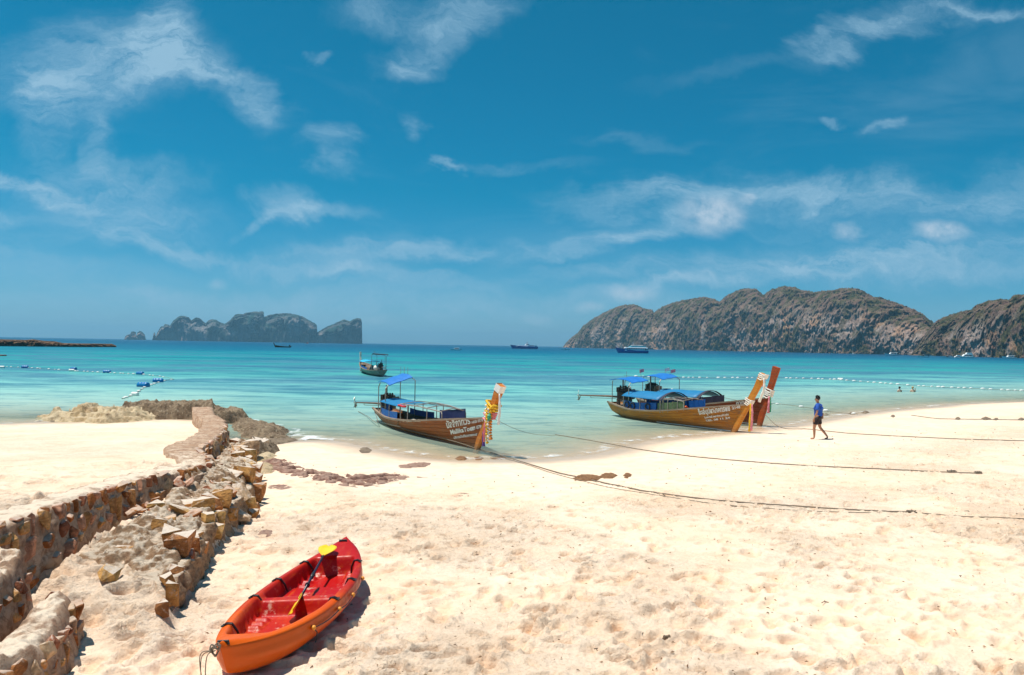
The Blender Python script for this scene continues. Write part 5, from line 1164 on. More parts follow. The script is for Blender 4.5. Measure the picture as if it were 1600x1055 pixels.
# paddle resting across the cockpits
pa = kay.matrix_world @ (kp(.70, -.02, .12)); pb = kay.matrix_world @ (kp(-.13, -.12, .10)); pb.z = (kay.matrix_world @ kp(-.13, -.12, 0)).z+.06
pa = kay.matrix_world @ Vector((.76*KL/2, .12, k_g(.8)+.09)); pb = kay.matrix_world @ Vector((-.16*KL/2, -.06, .24))
pd = empty('paddle', (pa+pb)/2); tagp(pd, 'yellow bladed paddle with dark shaft lying in the kayak', 'paddle')
a_, b_ = pa-pd.location, pb-pd.location; ax = (a_-b_).normalized(); sdv = ax.cross(Vector((0, 0, 1))).normalized(); upv = sdv.cross(ax)
MB().tube([b_+ax*.30, a_-ax*.28], .016, 10).build('shaft', M_SHAFT, pd, smooth=True)
MB().tube([(a_+b_)/2-ax*.06, (a_+b_)/2+ax*.06], .024, 10).build('shaft_joint', M_BLK, pd, smooth=True)
MB().tube([b_+ax*.62, b_+ax*.65], .030, 10).build('drip_ring', M_BLK, pd)
def blade(tip, direction, wv, nv, L=.40, W=.095):
    n, k = 14, 6; V = []
    for i in range(n+1):
        s_ = i/n; w2 = W*math.sin(min(1, s_*1.25+.05)*math.pi*.5)**1.0*(1-max(0, (s_-.72)/.28)**2.4*.75)
        for j in range(k+1):
            q = j/k*2-1; V.append(tip-direction*L*(1-s_)+wv*w2*q*(1 if q > 0 else .9)+nv*(.020*q*q+.012*(abs(q) < .2)*(1-s_)))
    m = len(V); V += [v-nv*.007 for v in V]; g = lambda i, j: i*(k+1)+j
    Fc = [(g(i, j), g(i+1, j), g(i+1, j+1), g(i, j+1)) for i in range(n) for j in range(k)]; Fc += [tuple(m+q for q in f[::-1]) for f in Fc]
    for i in range(n): Fc += [(g(i, 0), g(i, 0)+m, g(i+1, 0)+m, g(i+1, 0)), (g(i, k), g(i+1, k), g(i+1, k)+m, g(i, k)+m)]
    for j in range(k): Fc += [(g(n, j), g(n, j)+m, g(n, j+1)+m, g(n, j+1))]
    return V, Fc
Vb, Fb = blade(a_+ax*.05, ax, sdv, upv, .36, .13); mk('blade', Vb, Fb, M_PAD, pd, smooth=True)
wv2_ = (sdv*.55+upv*.83).normalized(); nv2 = wv2_.cross(ax); Vb, Fb = blade(b_-ax*.06, -ax, wv2_, nv2, .46, .125); mk('blade', Vb, Fb, M_PAD, pd, smooth=True)

# ------------------------------------------------------------------ people
def skin_mesh(name, V, E, R, mat, parent, sub=2, smooth=True):
    me = bpy.data.meshes.new('tmp'); me.from_pydata([tuple(v) for v in V], E, []); me.update(); o = bpy.data.objects.new('tmp', me); C.objects.link(o)
    sk = o.modifiers.new('Skin', 'SKIN'); sk.use_smooth_shade = True
    if not me.skin_vertices: 
        bpy.context.view_layer.update()
    for i, r in enumerate(R):
        d = me.skin_vertices[0].data[i]; d.radius = r if isinstance(r, tuple) else (r, r); d.use_root = (i == 0)
    ss_ = o.modifiers.new('Sub', 'SUBSURF'); ss_.levels = sub; ss_.render_levels = sub
    bpy.context.view_layer.update(); dg = bpy.context.evaluated_depsgraph_get(); m2 = bpy.data.meshes.new_from_object(o.evaluated_get(dg)); m2.name = name
    bpy.data.objects.remove(o); m2.materials.clear()
    m2.polygons.foreach_set('use_smooth', [True]*len(m2.polygons)); return link(name, m2, mat, parent)
M_SKIN = simple('tan_skin', (.42,.20,.11), .55, var=.06); M_SKINP = simple('pale_skin', (.66,.40,.28), .55, var=.05); M_HAIR = simple('black_hair', (.012,.010,.010), .5); M_SHIRT = simple('blue_shirt', (.012,.085,.42), .75, var=.15, scale=8, bump=.01)
M_SHORT = simple('black_shorts', (.022,.012,.014), .8); M_BAG = simple('brown_leather', (.36,.17,.07), .5); M_GOLDH = simple('fair_hair', (.45,.28,.12), .6)
fp = ground(1271, 687); fq = ground(1285, 686)
wx, wy0 = (fp[0]+fq[0])/2, (fp[1]+fq[1])/2
man = empty('person', (wx, wy0, tz(wx, wy0)), (0, 0, math.radians(150))); tagp(man, 'person in blue shirt and black shorts walking barefoot by the water', 'person')
# local frame: +X is the walking direction, +Y the left side
V = [(0,0,.93),(0,0,1.08),(.01,0,1.24),(.0,0,1.38),(.01,0,1.47),(.03,0,1.53),(.045,0,1.58),(.045,0,1.66),(.035,0,1.71)]
E = [(i, i+1) for i in range(8)]; R = [(.15,.12),(.135,.10),(.15,.11),(.15,.10),(.055,.055),(.052,.055),(.075,.085),(.082,.095),(.05,.06)]
def chain(start, pts, rs):
    prev = start
    for p, r in zip(pts, rs): V.append(p); R.append(r); E.append((prev, len(V)-1)); prev = len(V)-1
    return prev
chain(0, [(.03,.09,.86),(.10,.095,.66),(.14,.095,.47),(.13,.095,.30),(.13,.095,.10),(.14,.10,.045),(.22,.105,.03),(.28,.105,.02)], [.095,.082,.058,.056,.036,(.038,.035),(.042,.022),(.036,.014)])
chain(0, [(-.01,-.09,.86),(-.03,-.095,.66),(-.06,-.095,.48),(-.20,-.095,.32),(-.33,-.10,.15),(-.36,-.10,.09),(-.30,-.105,.045),(-.24,-.105,.02)], [.095,.082,.058,.054,.036,(.036,.036),(.040,.024),(.034,.014)])
for sd, pts_ in ((1, [(0,.17,1.41),(.0,.225,1.30),(.01,.25,1.13),(.07,.245,.98),(.12,.24,.88),(.135,.235,.82)]), (-1, [(0,-.17,1.41),(-.03,-.225,1.30),(-.08,-.25,1.14),(-.04,-.25,.98),(.0,-.245,.89),(.015,-.24,.83)])):
    e = chain(3, pts_, [.062,.050,.040,.036,.024,(.034,.018)])
    hx, hy, hz = pts_[-1]
    for k, (dx, ln) in enumerate(((-.024,.075),(-.008,.088),(.008,.085),(.022,.068))): chain(e, [(hx+dx, hy, hz-.035),(hx+dx*1.2+.006, hy-sd*.008, hz-.035-ln*.55),(hx+dx*1.2+.016, hy-sd*.018, hz-.035-ln)], [.010,.009,.007])
    chain(e, [(hx+.036, hy-sd*.012, hz-.01),(hx+.048, hy-sd*.022, hz-.045)], [.011,.008])
body = skin_mesh('body', V, E, R, M_SKIN, man)
# face details on the same head: nose, brow, ears as small parts
hd = Vector((.045, 0, 1.635))
MB().add([Vector(v) for v in [(.118,-.016,1.615),(.118,.016,1.615),(.145,0,1.612),(.122,0,1.66)]], [(0,1,2),(0,2,3),(1,3,2),(0,3,1)]).build('nose', M_SKIN, man, smooth=True)
for sd in (-1, 1): MB().ball((.035, sd*.080, 1.63), .03, 8, (.5, .35, 1)).build('ear', M_SKIN, man, smooth=True)
MB().box((.118, 0, 1.585), (.012, .045, .012)).build('mouth', simple('lips', (.40,.12,.09), .5), man)
rr = random.Random(4)
hb = MB().ball((.020, 0, 1.685), .098, 14, (1.0, .92, .92))
for i in range(60):
    a, b = rr.uniform(0, 2*math.pi), rr.uniform(.1, 1.35); d = Vector((math.sin(b)*math.cos(a), math.sin(b)*math.sin(a), math.cos(b)))
    if d.x > .75 and d.z < .4: continue
    p = Vector((.018, 0, 1.69))+Vector((d.x*.095, d.y*.088, d.z*.085)); s_ = d.cross(Vector((.3, .2, 1))).normalized()*.022; hb.add([p-s_, p+s_, p+d*.038+Vector((rr.uniform(-.02, .02), rr.uniform(-.02, .02), .01))], [(0, 1, 2), (2, 1, 0)])
hb.build('hair', M_HAIR, man, smooth=False)
MB().box((.130, -.036, 1.645), (.012, .05, .036)).box((.130, .036, 1.645), (.012, .05, .036)).tube([(.128, .062, 1.65), (.04, .088, 1.65)], .004, 5).tube([(.128, -.062, 1.65), (.04, -.088, 1.65)], .004, 5).build('sunglasses', M_BLK, man)
def cloth(name, V, E, R, mat): return skin_mesh(name, V, E, R, mat, man)
cloth('shirt', [(0,0,1.12),(0,0,.95),(0,0,1.26),(0,0,1.40),(.005,0,1.455),(0,.17,1.415),(.0,.235,1.30),(.005,.255,1.19),(0,-.17,1.415),(-.035,-.235,1.30),(-.06,-.255,1.19)],
      [(0,1),(0,2),(2,3),(3,4),(3,5),(5,6),(6,7),(3,8),(8,9),(9,10)], [(.175,.145),(.18,.155),(.185,.14),(.18,.125),(.085,.075),.088,.080,.078,.088,.080,.078], M_SHIRT)
cloth('shorts', [(0,0,.95),(0,0,1.02),(.03,.095,.84),(.09,.10,.66),(.10,.10,.60),(-.01,-.095,.84),(-.03,-.10,.66),(-.035,-.10,.60)], [(0,1),(0,2),(2,3),(3,4),(0,5),(5,6),(6,7)], [(.17,.14),(.165,.135),.118,.112,.112,.118,.112,.112], M_SHORT)
MB().box((-.155, -.05, 1.36), (.01, .055, .055)).build('shirt_emblem', M_WHITE, man)
bw = man.matrix_world if False else None
bpy.context.view_layer.update()
bg0 = man.matrix_world @ Vector((-.12, -.20, .95)); o = MB().box((0, 0, 0), (.10, .16, .22)).box((0, 0, .07), (.115, .165, .09)).tube([(0, .08, .10), (.02, .10, .3), (.12, .16, .48)], .008, 6).build('hip_bag', M_BAG, None, loc=bg0); o.rotation_euler = man.rotation_euler
bv = o.modifiers.new('b', 'BEVEL'); bv.width = .012; bv.segments = 2; tagp(o, 'small brown bag hanging at the hip of the walking person', 'bag')
def swimmer(px, py, hair, sk, label, yaw, arms=False):
    x, y = atz(px, py, 0); p = empty('person', (x, y, 0), (0, 0, yaw)); tagp(p, label, 'person', 'swimmers by the far float line')
    V = [(0,0,-.35),(0,0,-.05),(0,0,.16),(.0,0,.26),(.02,0,.33),(.02,0,.46),(0,.17,.14),(.05,.22,-.08),(0,-.17,.14),(.05,-.22,-.08)]
    E = [(0,1),(1,2),(2,3),(3,4),(4,5),(2,6),(6,7),(2,8),(8,9)]; R = [(.15,.12),(.16,.12),(.16,.11),.055,.07,.08,.065,.05,.065,.05]
    if arms: V += [(.10,-.26,.18),(.08,-.24,.42)]; E += [(9,10),(10,11)]; R += [.04,.03]
    skin_mesh('body', V, E, R, sk, p); MB().ball((0, 0, .44), .115, 10, (1, .95, 1)).build('hair', hair, p, smooth=True)
swimmer(1405.5, 612.5, M_HAIR, M_SKINP, 'dark haired swimmer with bare shoulders out of the water', 1.7); swimmer(1426, 612.5, M_GOLDH, M_SKINP, 'fair haired swimmer raising a hand beside the dark haired one', 1.3, True)

# ------------------------------------------------------------------ distant boats
M_FERRYB = simple('ferry_blue', (.035,.11,.34), .35); M_FERRYW = simple('ferry_white', (.85,.87,.9), .35, var=.05); M_GLASS = simple('dark_window', (.01,.012,.02), .15); M_TEAL = simple('teal_roof', (.10,.38,.46), .5); M_SALM = simple('faded_red', (.55,.15,.12), .6)
def loft_boat(name, L, B, Hh, bowh, mat, parent, flare=1.0):
    n = 14; V = []; Fc = []
    for i in range(n+1):
        t = i/n; b = B/2*(1-max(0, (t-.45)/.55)**2.2)*(.9+.1*min(1, t*5)); z = Hh+(bowh-Hh)*max(0, (t-.4)/.6)**1.6; ov = (bowh)*.55*max(0, (t-.7)/.3)
        V += [(t*L, -b*.7, -.3), (t*L+ov*.5, -b*.92, z*.5), (t*L+ov, -b*flare, z), (t*L+ov, -b*flare+.02, z-.02), (t*L+ov, b*flare-.02, z-.02), (t*L+ov, b*flare, z), (t*L+ov*.5, b*.92, z*.5), (t*L, b*.7, -.3)]
    for i in range(n):
        for k in range(8): Fc.append((i*8+k, i*8+(k+1) % 8, (i+1)*8+(k+1) % 8, (i+1)*8+k))
    Fc += [tuple(range(8))[::-1], tuple(n*8+k for k in range(8))]
    return mk(name, V, Fc, mat, parent)
def cabin(name, x0, x1, w_, z0, z1, slope, mat, parent, back=.0):
    V = []
    for sd in (-1, 1): V += [(x0, sd*w_, z0), (x1, sd*w_*.85, z0), (x1-slope, sd*w_*.8, z1), (x0+back, sd*w_*.92, z1)]
    return mk(name, V, [(0, 1, 2, 3)[::-1], (4, 5, 6, 7), (0, 1, 5, 4), (1, 2, 6, 5), (2, 3, 7, 6), (3, 0, 4, 7)], mat, parent)
def windows(parent, x0, x1, n, w_, z0, z1, mat=None):
    for i in range(n):
        a = x0+(x1-x0)*i/n; b = a+(x1-x0)/n*.78
        for sd in (-1, 1): MB().box(((a+b)/2, sd*(w_+.02), (z0+z1)/2), (b-a, .06, z1-z0)).build('window', mat or M_GLASS, parent)
def far_root(name, px, py, yaw, label, cat='boat', group=None):
    x, y = atz(px, py, 0); r = empty(name, (x, y, 0), (0, 0, yaw)); tagp(r, label, cat, group); return r, math.hypot(x, y)
FB = 'boats far out in the bay'
r, d = far_root('ferry', 1012, 552.2, math.radians(184), 'long blue and white passenger ferry before the cliff island', 'ferry', FB)
k = d/F; L = 46*k
loft_boat('hull', L, 6, 1.9, 4.0, M_FERRYB, r); cabin('lower_cabin', .5, L*.80, 2.6, 1.6, 3.7, 1.5, M_FERRYW, r); windows(r, 2, L*.74, 11, 2.45, 2.9, 3.5)
cabin('upper_deck_roof', .8, L*.80, 2.9, 3.75, 4.25, 1.2, M_FERRYW, r); cabin('sun_deck', 2, L*.66, 2.3, 4.26, 5.4, 2.4, M_TEAL, r); cabin('top_canopy', 4, L*.55, 2.0, 5.7, 5.85, .2, M_FERRYW, r)
for i in range(5): MB().box((5+i*L*.11, -1.9, 5.5), (.12, .12, .5)).box((5+i*L*.11, 1.9, 5.5), (.12, .12, .5)).build('canopy_post', M_FERRYW, r)
MB().tube([(L*.5, 0, 5.8), (L*.5, 0, 8.0)], .09, 6).build('mast', M_FERRYW, r); MB().tube([(L*1.0, 0, 3.8), (L*1.08, 0, 5.4)], .12, 6).build('bow_rail', M_FERRYW, r); MB().box((1.5, 0, 2.6), (2.4, 5, .9)).build('stern_deck', M_SALM, r)
r, d = far_root('ferry', 840, 545.4, math.radians(187), 'navy hulled ship with white bridge on the horizon', 'ship', FB)
k = d/F; L = 40*k
loft_boat('hull', L, 8, 3.2, 5.0, M_FERRYB, r); cabin('fore_cabin', L*.40, L*.88, 3.2, 3.2, 4.6, 5, M_FERRYW, r); cabin('bridge', L*.34, L*.50, 2.8, 4.6, 6.7, 1.5, M_FERRYW, r); windows(r, L*.36, L*.47, 4, 2.6, 5.5, 6.2)
cabin('aft_cabin', L*.14, L*.36, 3.0, 3.2, 5.0, .4, M_FERRYW, r); windows(r, L*.16, L*.34, 4, 2.9, 3.8, 4.5); MB().tube([(L*.42, 0, 6.7), (L*.42, 0, 9.4)], .25, 6).build('mast', M_SALM, r); MB().box((L*.08, 0, 3.9), (3, 5, 1.2)).build('stern_housing', M_TEAL, r)
def speedboat(px, py, wpx, yaw, label, style=0, group=FB):
    r, d = far_root('speedboat', px, py, yaw, label, 'boat', group); k = d/F; L = wpx*k*.92; s = L/10
    loft_boat('hull', L, 2.9*s, 1.0*s, 1.7*s, M_WHITE, r)
    if style == 0: cabin('cabin', L*.18, L*.72, 1.1*s, 1.0*s, 2.3*s, 1.3*s, M_WHITE, r); windows(r, L*.25, L*.60, 4, 1.05*s, 1.5*s, 2.0*s); cabin('roof', L*.12, L*.62, 1.25*s, 2.35*s, 2.5*s, .2*s, M_WHITE, r)
    elif style == 1: cabin('windshield', L*.45, L*.62, .9*s, 1.1*s, 1.9*s, .7*s, M_GLASS, r); MB().box((L*.32, 0, 2.5*s), (3.2*s, 2.2*s, .12*s)).build('canopy', M_WHITE, r); MB().tube([(L*.2, 1*s, 1*s), (L*.2, 1*s, 2.5*s)], .06*s, 5).tube([(L*.2, -1*s, 1*s), (L*.2, -1*s, 2.5*s)], .06*s, 5).tube([(L*.46, 1*s, 1*s), (L*.46, 1*s, 2.5*s)], .06*s, 5).tube([(L*.46, -1*s, 1*s), (L*.46, -1*s, 2.5*s)], .06*s, 5).build('canopy_frame', M_BRASS, r)
    else: cabin('cabin', L*.10, L*.80, 1.3*s, 1.0*s, 2.6*s, 1.6*s, M_WHITE, r); cabin('upper_cabin', L*.15, L*.55, 1.1*s, 2.6*s, 3.8*s, .8*s, M_WHITE, r); windows(r, L*.18, L*.66, 6, 1.25*s, 1.6*s, 2.2*s)
    MB().box((-.2*s, 0, .9*s), (.5*s, 1.2*s, 1.0*s)).build('outboard_motor', M_BLK, r); return r
PI = math.pi
speedboat(720, 547.6, 17, PI+.15, 'white cabin speedboat left of the navy ship', 0); speedboat(889, 547.0, 12, PI, 'small white speedboat just off the tip of the cliff island', 1)
speedboat(1404, 556.0, 20, PI, 'flat white boat close under the cliff island', 0); speedboat(1451, 558.8, 17, PI+.1, 'white speedboat near the seam of the two headlands', 1); speedboat(1489, 560.0, 16, PI, 'low white speedboat left of the moored pair', 1)
speedboat(1501, 560.0, 12, PI, 'boxy white boat in the moored pair', 2); speedboat(1521, 559.9, 21, PI, 'largest white cruiser moored before the right headland', 2); speedboat(1548, 559.6, 8, PI, 'tiny white boat right of the largest cruiser', 1)
speedboat(1587, 560.4, 18, PI, 'long low white boat nearest the right edge of the photo', 0); speedboat(1459, 556.4, 6, PI, 'tiny white boat tucked under the headland seam', 1); speedboat(929, 544.6, 5, PI, 'speck of a white boat left of the ferry', 1)
for i, x in enumerate((1128, 1140, 1150, 1163, 1174)): speedboat(x, 549.9+i*.35, 8, PI, ['leftmost boat of the white row under the cliffs', 'second boat of the white row under the cliffs', 'middle boat of the white row under the cliffs', 'fourth boat of the white row under the cliffs', 'last boat of the white row under the cliffs'][i], 1, 'row of white boats under the cliffs')
speedboat(1307, 553.2, 8, PI, 'small dull red boat beside the sailing boat', 1).children[0].data.materials[0] = M_SALM
r, d = far_root('sailing_boat', 1336, 553.6, PI, 'small sailing boat with bare mast under the cliffs', 'boat', FB); loft_boat('hull', 7, 2.2, .8, 1.1, M_WHITE, r); MB().tube([(3.5, 0, .8), (3.5, 0, 9)], .12, 6).build('mast', M_WHITE, r); cabin('cabin', 1.5, 4, .8, .8, 1.4, .6, M_WHITE, r)
r, d = far_root('house', 1318, 552.3, 0, 'low pale buildings on the shore under the cliffs', 'house'); MB().box((0, 12, 3), (16, 8, 6)).build('wall', simple('tan_wall', (.52,.34,.24), .8), r); MB().prism([(-9, 5.5), (9, 5.5), (7, 8.5), (-7, 8.5)], 9, Matrix.Translation((0, 17, 0)) @ Matrix.Rotation(PI/2, 4, 'X')).build('roof', M_SALM, r)
def far_longtail(px, py, wpx, yaw, label, mi):
    x, y = atz(px, py, 0); L = 9.5; h = Hull(L, 2.0, 1.4, .6, .8, .4, 2.9); r = boat_root('longtail_boat', (x+math.cos(yaw), y+math.sin(yaw)), (x, y), label, 0, 'long tail boats in the bay')
    make_hull(h, r, M_HULL[mi]); make_post(h, r, M_POST[mi if mi < 3 else 0], .5); engine(r, .7, .9, 2, 0); canopy(h, r, .3, .6, 1.5, M_UNDER, .15, 3); sc = wpx*math.hypot(x, y)/F/L; r.scale = (sc, sc, sc)
far_longtail(454.5, 543.2, 23, PI*1.02, 'dark longtail boat far out below the hazy island', 2); far_longtail(93.5, 541.0, 13, .05, 'small dark longtail boat off the brown rock spit', 0)
r, d = far_root('speedboat', 483, 537.6, PI, 'tiny boat throwing a wake below the hazy island', 'boat', FB); loft_boat('hull', 9, 3, 1.2, 2, M_WHITE, r); cabin('cabin', 2, 6, 1, 1.2, 3.2, 1, M_SALM, r)

# ------------------------------------------------------------------ float lines
M_FW = simple('white_float', (.80,.78,.72), .5, var=.08); M_FB = simple('blue_barrel', (.004,.17,.42), .4)
fl_me = MB().lathe([(.03, -.17), (.085, -.13), (.10, 0), (.085, .13), (.03, .17)], 8, (0, 0, 0), (1, 0, 0)).build('float', M_FW, None, smooth=True); fme = fl_me.data; bpy.data.objects.remove(fl_me)
bm_ = MB().lathe([(.20, -.42), (.27, -.38), (.28, -.15), (.265, -.13), (.28, -.1), (.28, .12), (.265, .15), (.28, .18), (.27, .38), (.20, .42)], 12, (0, 0, 0), (1, 0, 0)).build('barrel_float', M_FB, None, smooth=True); bme = bm_.data; bpy.data.objects.remove(bm_)
def wpt3(px, py, z=.03): x, y = atz(px, py, z); return Vector((x, y, z))
def float_line(pts, label, flab, grp, sc=1.0, step=6.0, rr=.02, skip=.1):
    P_ = [wpt3(a, b) for a, b in pts]; Q = spline(P_, 10); o0 = Q[0].copy()
    o = MB().tube([q-o0 for q in Q], rr, 5).build('float_rope', M_ROPE, None, loc=o0); tagp(o, label, 'rope'); rg = random.Random(len(pts))
    for (a, b), (c, d) in zip(pts[:-1], pts[1:]):
        n = max(1, int(math.hypot(c-a, d-b)/step))
        for i in range(n):
            if rg.random() < skip: continue
            k = (i+rg.uniform(.2, .8))/n; p = wpt3(a+(c-a)*k, b+(d-b)*k, .05); f = bpy.data.objects.new('float', fme); C.objects.link(f); f.location = p
            s_ = sc*rg.uniform(.75, 1.2); f.scale = (s_, s_, s_); f.rotation_euler = (0, 0, rg.uniform(-.4, .4)); tagp(f, flab, 'float', grp)
float_line([(-20,570),(0,572.5),(40,574.5),(80,577),(112,579.5),(150,581.5),(190,583.5),(222,585),(245,587.5),(262,590),(272,592.5)], 'float rope running across the left of the bay', 'small white float on the rope across the left of the bay', 'small floats of the long left rope', .8, 6.5, .012, skip=.15)
float_line([(272,592.5),(256,595),(243,599),(228,604),(219,609.5),(212,615),(200,620),(190,623)], 'float rope coming ashore at the tan outcrop', 'small white float on the rope coming ashore at the outcrop', 'small floats of the short left rope', .72, 4.6, .018, .1)
float_line([(975,587),(1010,589),(1060,590),(1130,590.5),(1200,590.5),(1262,591.5),(1310,593.5),(1360,597.5),(1400,600.5),(1432,603),(1470,605),(1520,607),(1560,609),(1605,611)], 'float rope stretching to the right beyond the boats', 'small white float on the rope beyond the right boats', 'small floats of the far right rope', 1.2, 9.5, .018, .12)
float_line([(1010,602),(1040,607),(1070,611),(1100,616),(1134,622),(1160,627),(1190,629.5),(1225,632),(1262,637),(1300,643.5),(1340,647)], 'float rope passing behind the moored boats to the beach', 'small white float on the rope passing behind the moored boats', 'small floats of the near right rope', .8, 15, .014, .15)
for i, (a, b, sc, m, lab) in enumerate([(39,574,.9,0,'blue barrel float furthest left on the rope'),(115,576.5,.9,0,'blue barrel float behind the white pair'),(167,581.5,.95,0,'blue barrel float in the middle of the left rope'),(219,584,.95,0,'blue barrel float near the bend of the rope'),(247,595.5,1.05,0,'blue barrel float just after the bend'),(224,602.5,1.15,0,'largest blue barrel float near the outcrop'),
        (112,579,.7,1,'white canister float beside the blue barrel'),(211,616,.62,1,'white canister float closest to the outcrop'),(3,574,.7,1,'white canister float at the left photo edge'),(1313,593,.8,1,'large white float in the far right rope')]):
    p = wpt3(a, b, .10); o = bpy.data.objects.new('barrel_float' if m == 0 else 'canister_float', bme); C.objects.link(o); o.location = p; o.scale = (sc, sc*.9, sc*.9); o.rotation_euler = (.2, 0, .3*(-1)**i)
    if m: o.material_slots[0].link = 'OBJECT'; o.material_slots[0].material = M_FW
    tagp(o, lab, 'float', 'large floats on the ropes')

# ------------------------------------------------------------------ mooring ropes
def rope(pts, r, mat, label, air=None, knots=()):
    P_ = []
    for i, p in enumerate(pts):
        if len(p) == 3 and not isinstance(p, Vector): a, b, z = p; x, y = atz(a, b, z); P_.append(Vector((x, y, z)))
        elif isinstance(p, Vector): P_.append(p)
        else: g = ground(*p); P_.append(Vector((g[0], g[1], g[2]+r*.6+.012)))
    Q = spline(P_, 10); rg = random.Random(len(pts))
    for i, q in enumerate(Q):
        if 0 < i < len(Q)-1: q.z = max(q.z+rg.uniform(-.004, .004), tz(q.x, q.y)+r*.3+.01) if q.z < 1.2 else q.z; q.x += rg.uniform(-.008, .008)
    o0 = Q[-1].copy(); mb = MB().tube([q-o0 for q in Q], r, 6)
    for (a, b, s_) in knots:
        g = Vector(ground(a, b))-o0
        for j in range(9):
            c = [g+Vector((rg.uniform(-s_, s_), rg.uniform(-s_, s_)*.6, rg.uniform(0, s_*.5)+.01)) for _ in range(5)]; mb.tube(spline(c, 4), r*.75, 6)
    o = mb.build('mooring_rope', mat, None, loc=o0); tagp(o, label, 'rope', 'mooring ropes on the beach'); return o
bw = r1.matrix_world @ h1.at_x(6.0, .70, -1, .04); bl = r1.matrix_world @ h1.at_x(5.0, .12, -1, .05)
rope([r1.matrix_world @ h1.at_x(5.0, .55, -1, .05), r1.matrix_world @ h1.at_x(4.9, .12, -1, .07), (700,687,.16), (745,701,.05), (770,709), (820,724), (870,739), (905,747), (950,757), (1005,768), (1060,776), (1120,783), (1180,788), (1240,792), (1300,796), (1370,800), (1425,802)], .016, M_ROPE, 'rope from the named boat to a knot in the sand', knots=[(1424,802,.10)])
rope([(745,703,.05), (790,717), (830,729), (870,742), (950,762), (1010,772), (1060,780), (1130,790), (1250,799), (1375,803)], .008, M_ROPE, 'thin partly buried line beside the rope of the named boat')
rope([(868,680), (900,685), (950,694), (1000,703), (1050,710), (1100,716), (1170,722), (1250,728), (1310,731), (1380,734), (1480,739), (1535,741)], .016, M_ROPE, 'long rope leaving the water in the middle of the beach', knots=[(1487,739,.13), (1528,740,.10)])
rope([r3.matrix_world @ Vector((post_frame(h3, .6), 0, .55)), (1220,668,.25), (1260,671), (1290,674), (1330,678), (1400,682), (1480,686), (1540,688), (1610,690)], .016, M_ROPE, 'rope from the dark red boat passing the walker')
rope([(1420,651,.10), (1470,655), (1530,656), (1570,656.5), (1615,657)], .02, M_ROPE, 'weed hung rope at the far right waterline')
rope([(1440,803), (1500,808), (1560,810), (1600,812)], .009, M_ROPE, 'last buried stretch of line right of the knot')
rope([r1.matrix_world @ h1.pt(.03, .8, -1, .02), (590,661,.2), (573,650,.08), (560,643,.02)], .014, M_ROPE, 'line running from the stern of the named boat into the water')
_p0 = r1.matrix_world @ Vector((post_frame(h1, 1.2)-.1, .1, 1.25)); _p1 = Vector(ground(868, 680)); _ln = [_p0.lerp(_p1, k/8)-Vector((0, 0, .22*math.sin(k/8*math.pi))) for k in range(9)]
o = MB().tube([q-_p1 for q in _ln], .008, 6).build('mooring_rope', M_ROPE, None, loc=_p1); tagp(o, 'thin line dropping from the prow of the named boat to the long rope', 'rope', 'mooring ropes on the beach')
mb = MB(); rg = random.Random(9)
for k in range(5):
    mb.tube([h1.at_x(x, h1.sheer(min(1, x/L1))+.03, -1, rg.uniform(-.06, .05))+Vector((0, 0, rg.uniform(-.05, .05))) for x in np.linspace(5.6, 7.3, 9)], .012, 6)
o = put('coiled_rope', mb.build('tmp', M_ROPEW, r1).data, None, r1.location, (1, 1, 1), r1.rotation_euler); tagp(o, 'pale rope heaped on the rail of the named boat', 'rope'); bpy.data.objects.remove(bpy.data.objects['tmp'])

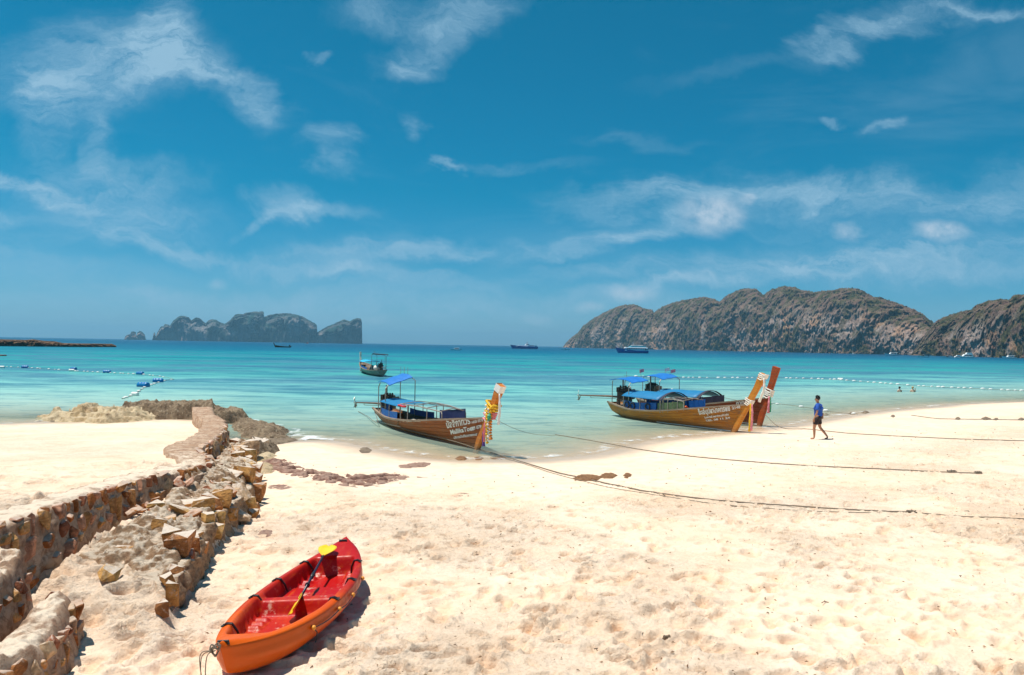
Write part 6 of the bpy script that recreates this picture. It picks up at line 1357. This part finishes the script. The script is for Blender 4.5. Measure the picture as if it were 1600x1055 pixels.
# ------------------------------------------------------------------ small debris on the sand
M_TWIG = simple('dark_twig', (.07,.04,.025), .9); M_LEAF = simple('dry_leaf', (.22,.10,.04), .8)
R5 = random.Random(21)
def debris(px, py, s_, label, kind='twig'):
    g = ground(px, py); mb = MB()
    if kind == 'twig': mb.tube([(-s_, 0, .01), (0, s_*.2, .025), (s_, -s_*.1, .012)], .005, 5).tube([(0, s_*.2, .02), (s_*.4, s_*.6, .03)], .004, 5)
    elif kind == 'coral':
        for i in range(9): mb.ball((R5.uniform(-s_, s_), R5.uniform(-s_, s_)*.6, R5.uniform(0, s_*.5)), s_*R5.uniform(.25, .45), 6)
    else: mb.add([(-s_, 0, .01), (0, -s_*.45, .03), (s_, 0, .012), (0, s_*.45, .025), (0, 0, .04)], [(0, 1, 4), (1, 2, 4), (2, 3, 4), (3, 0, 4), (0, 3, 2, 1)])
    o = mb.build({'twig': 'twig', 'coral': 'dead_coral', 'leaf': 'dry_leaf'}[kind], {'twig': M_TWIG, 'coral': M_DARKROCK, 'leaf': M_LEAF}[kind], None, loc=g); o.rotation_euler = (0, 0, R5.uniform(0, 6)); tagp(o, label, kind, 'litter scattered on the sand')
debris(1042, 997, .055, 'grey brown lump of dead coral on the bare sand', 'coral'); debris(1289, 943, .05, 'dark forked twig on the lower right sand'); debris(931, 1017, .03, 'small black twig left of the dead coral'); debris(1074, 1044, .02, 'dark leaf scrap below the dead coral', 'leaf')
debris(1183, 1024, .03, 'dark leaf scrap right of the dead coral', 'leaf'); debris(1104, 803, .05, 'brown leaf just under the long rope', 'leaf'); debris(1110, 801, .04, 'smaller brown leaf touching the leaf under the rope', 'leaf'); debris(1511, 800, .05, 'black twig standing near the buried line at the right'); debris(1500, 902, .03, 'tiny twig on the smooth right sand')
debris(782, 836, .035, 'dark twig on the trodden sand above the middle', 'twig'); debris(1090, 1014, .02, 'leaf crumb between the coral and the right scrap', 'leaf'); debris(620, 828, .03, 'small twig beyond the far end of the kayak'); debris(955, 832, .03, 'dry leaf on the trodden sand under the line', 'leaf')
def crumbs():
    V = []; Fc = []; n = 1700
    xs_ = RNG.uniform(-.62, .78, n); yy_ = 6.5*np.exp(RNG.random(n)*math.log(34/6.5)); xx_ = xs_*yy_; zz_ = terr(xx_, yy_); d_, s__, _ = seg_dist(xx_, yy_, SHP); okk = (-d_*s__ > 4.0) & (xx_ > np.interp(yy_, [p[1] for p in LEDGE], [p[0] for p in LEDGE])+.2)
    for x, y, z in zip(xx_[okk], yy_[okk], zz_[okk]):
        a = R5.uniform(0, 6.3); l = R5.uniform(.006, .022)*(1+y/22); c_, s_ = math.cos(a)*l, math.sin(a)*l; b = len(V); z += .012
        V += [(x-c_, y-s_, z), (x+s_*.4, y-c_*.4, z), (x+c_, y+s_, z+.004), (x, y, z+l*.6)]; Fc += [(b, b+1, b+3), (b+1, b+2, b+3), (b+2, b, b+3)]
    o = mk('shell_crumbs', V, Fc, simple('brown_crumbs', (.30,.18,.10), .9, var=.5, scale=3)); tagp(o, kind='stuff')
crumbs()
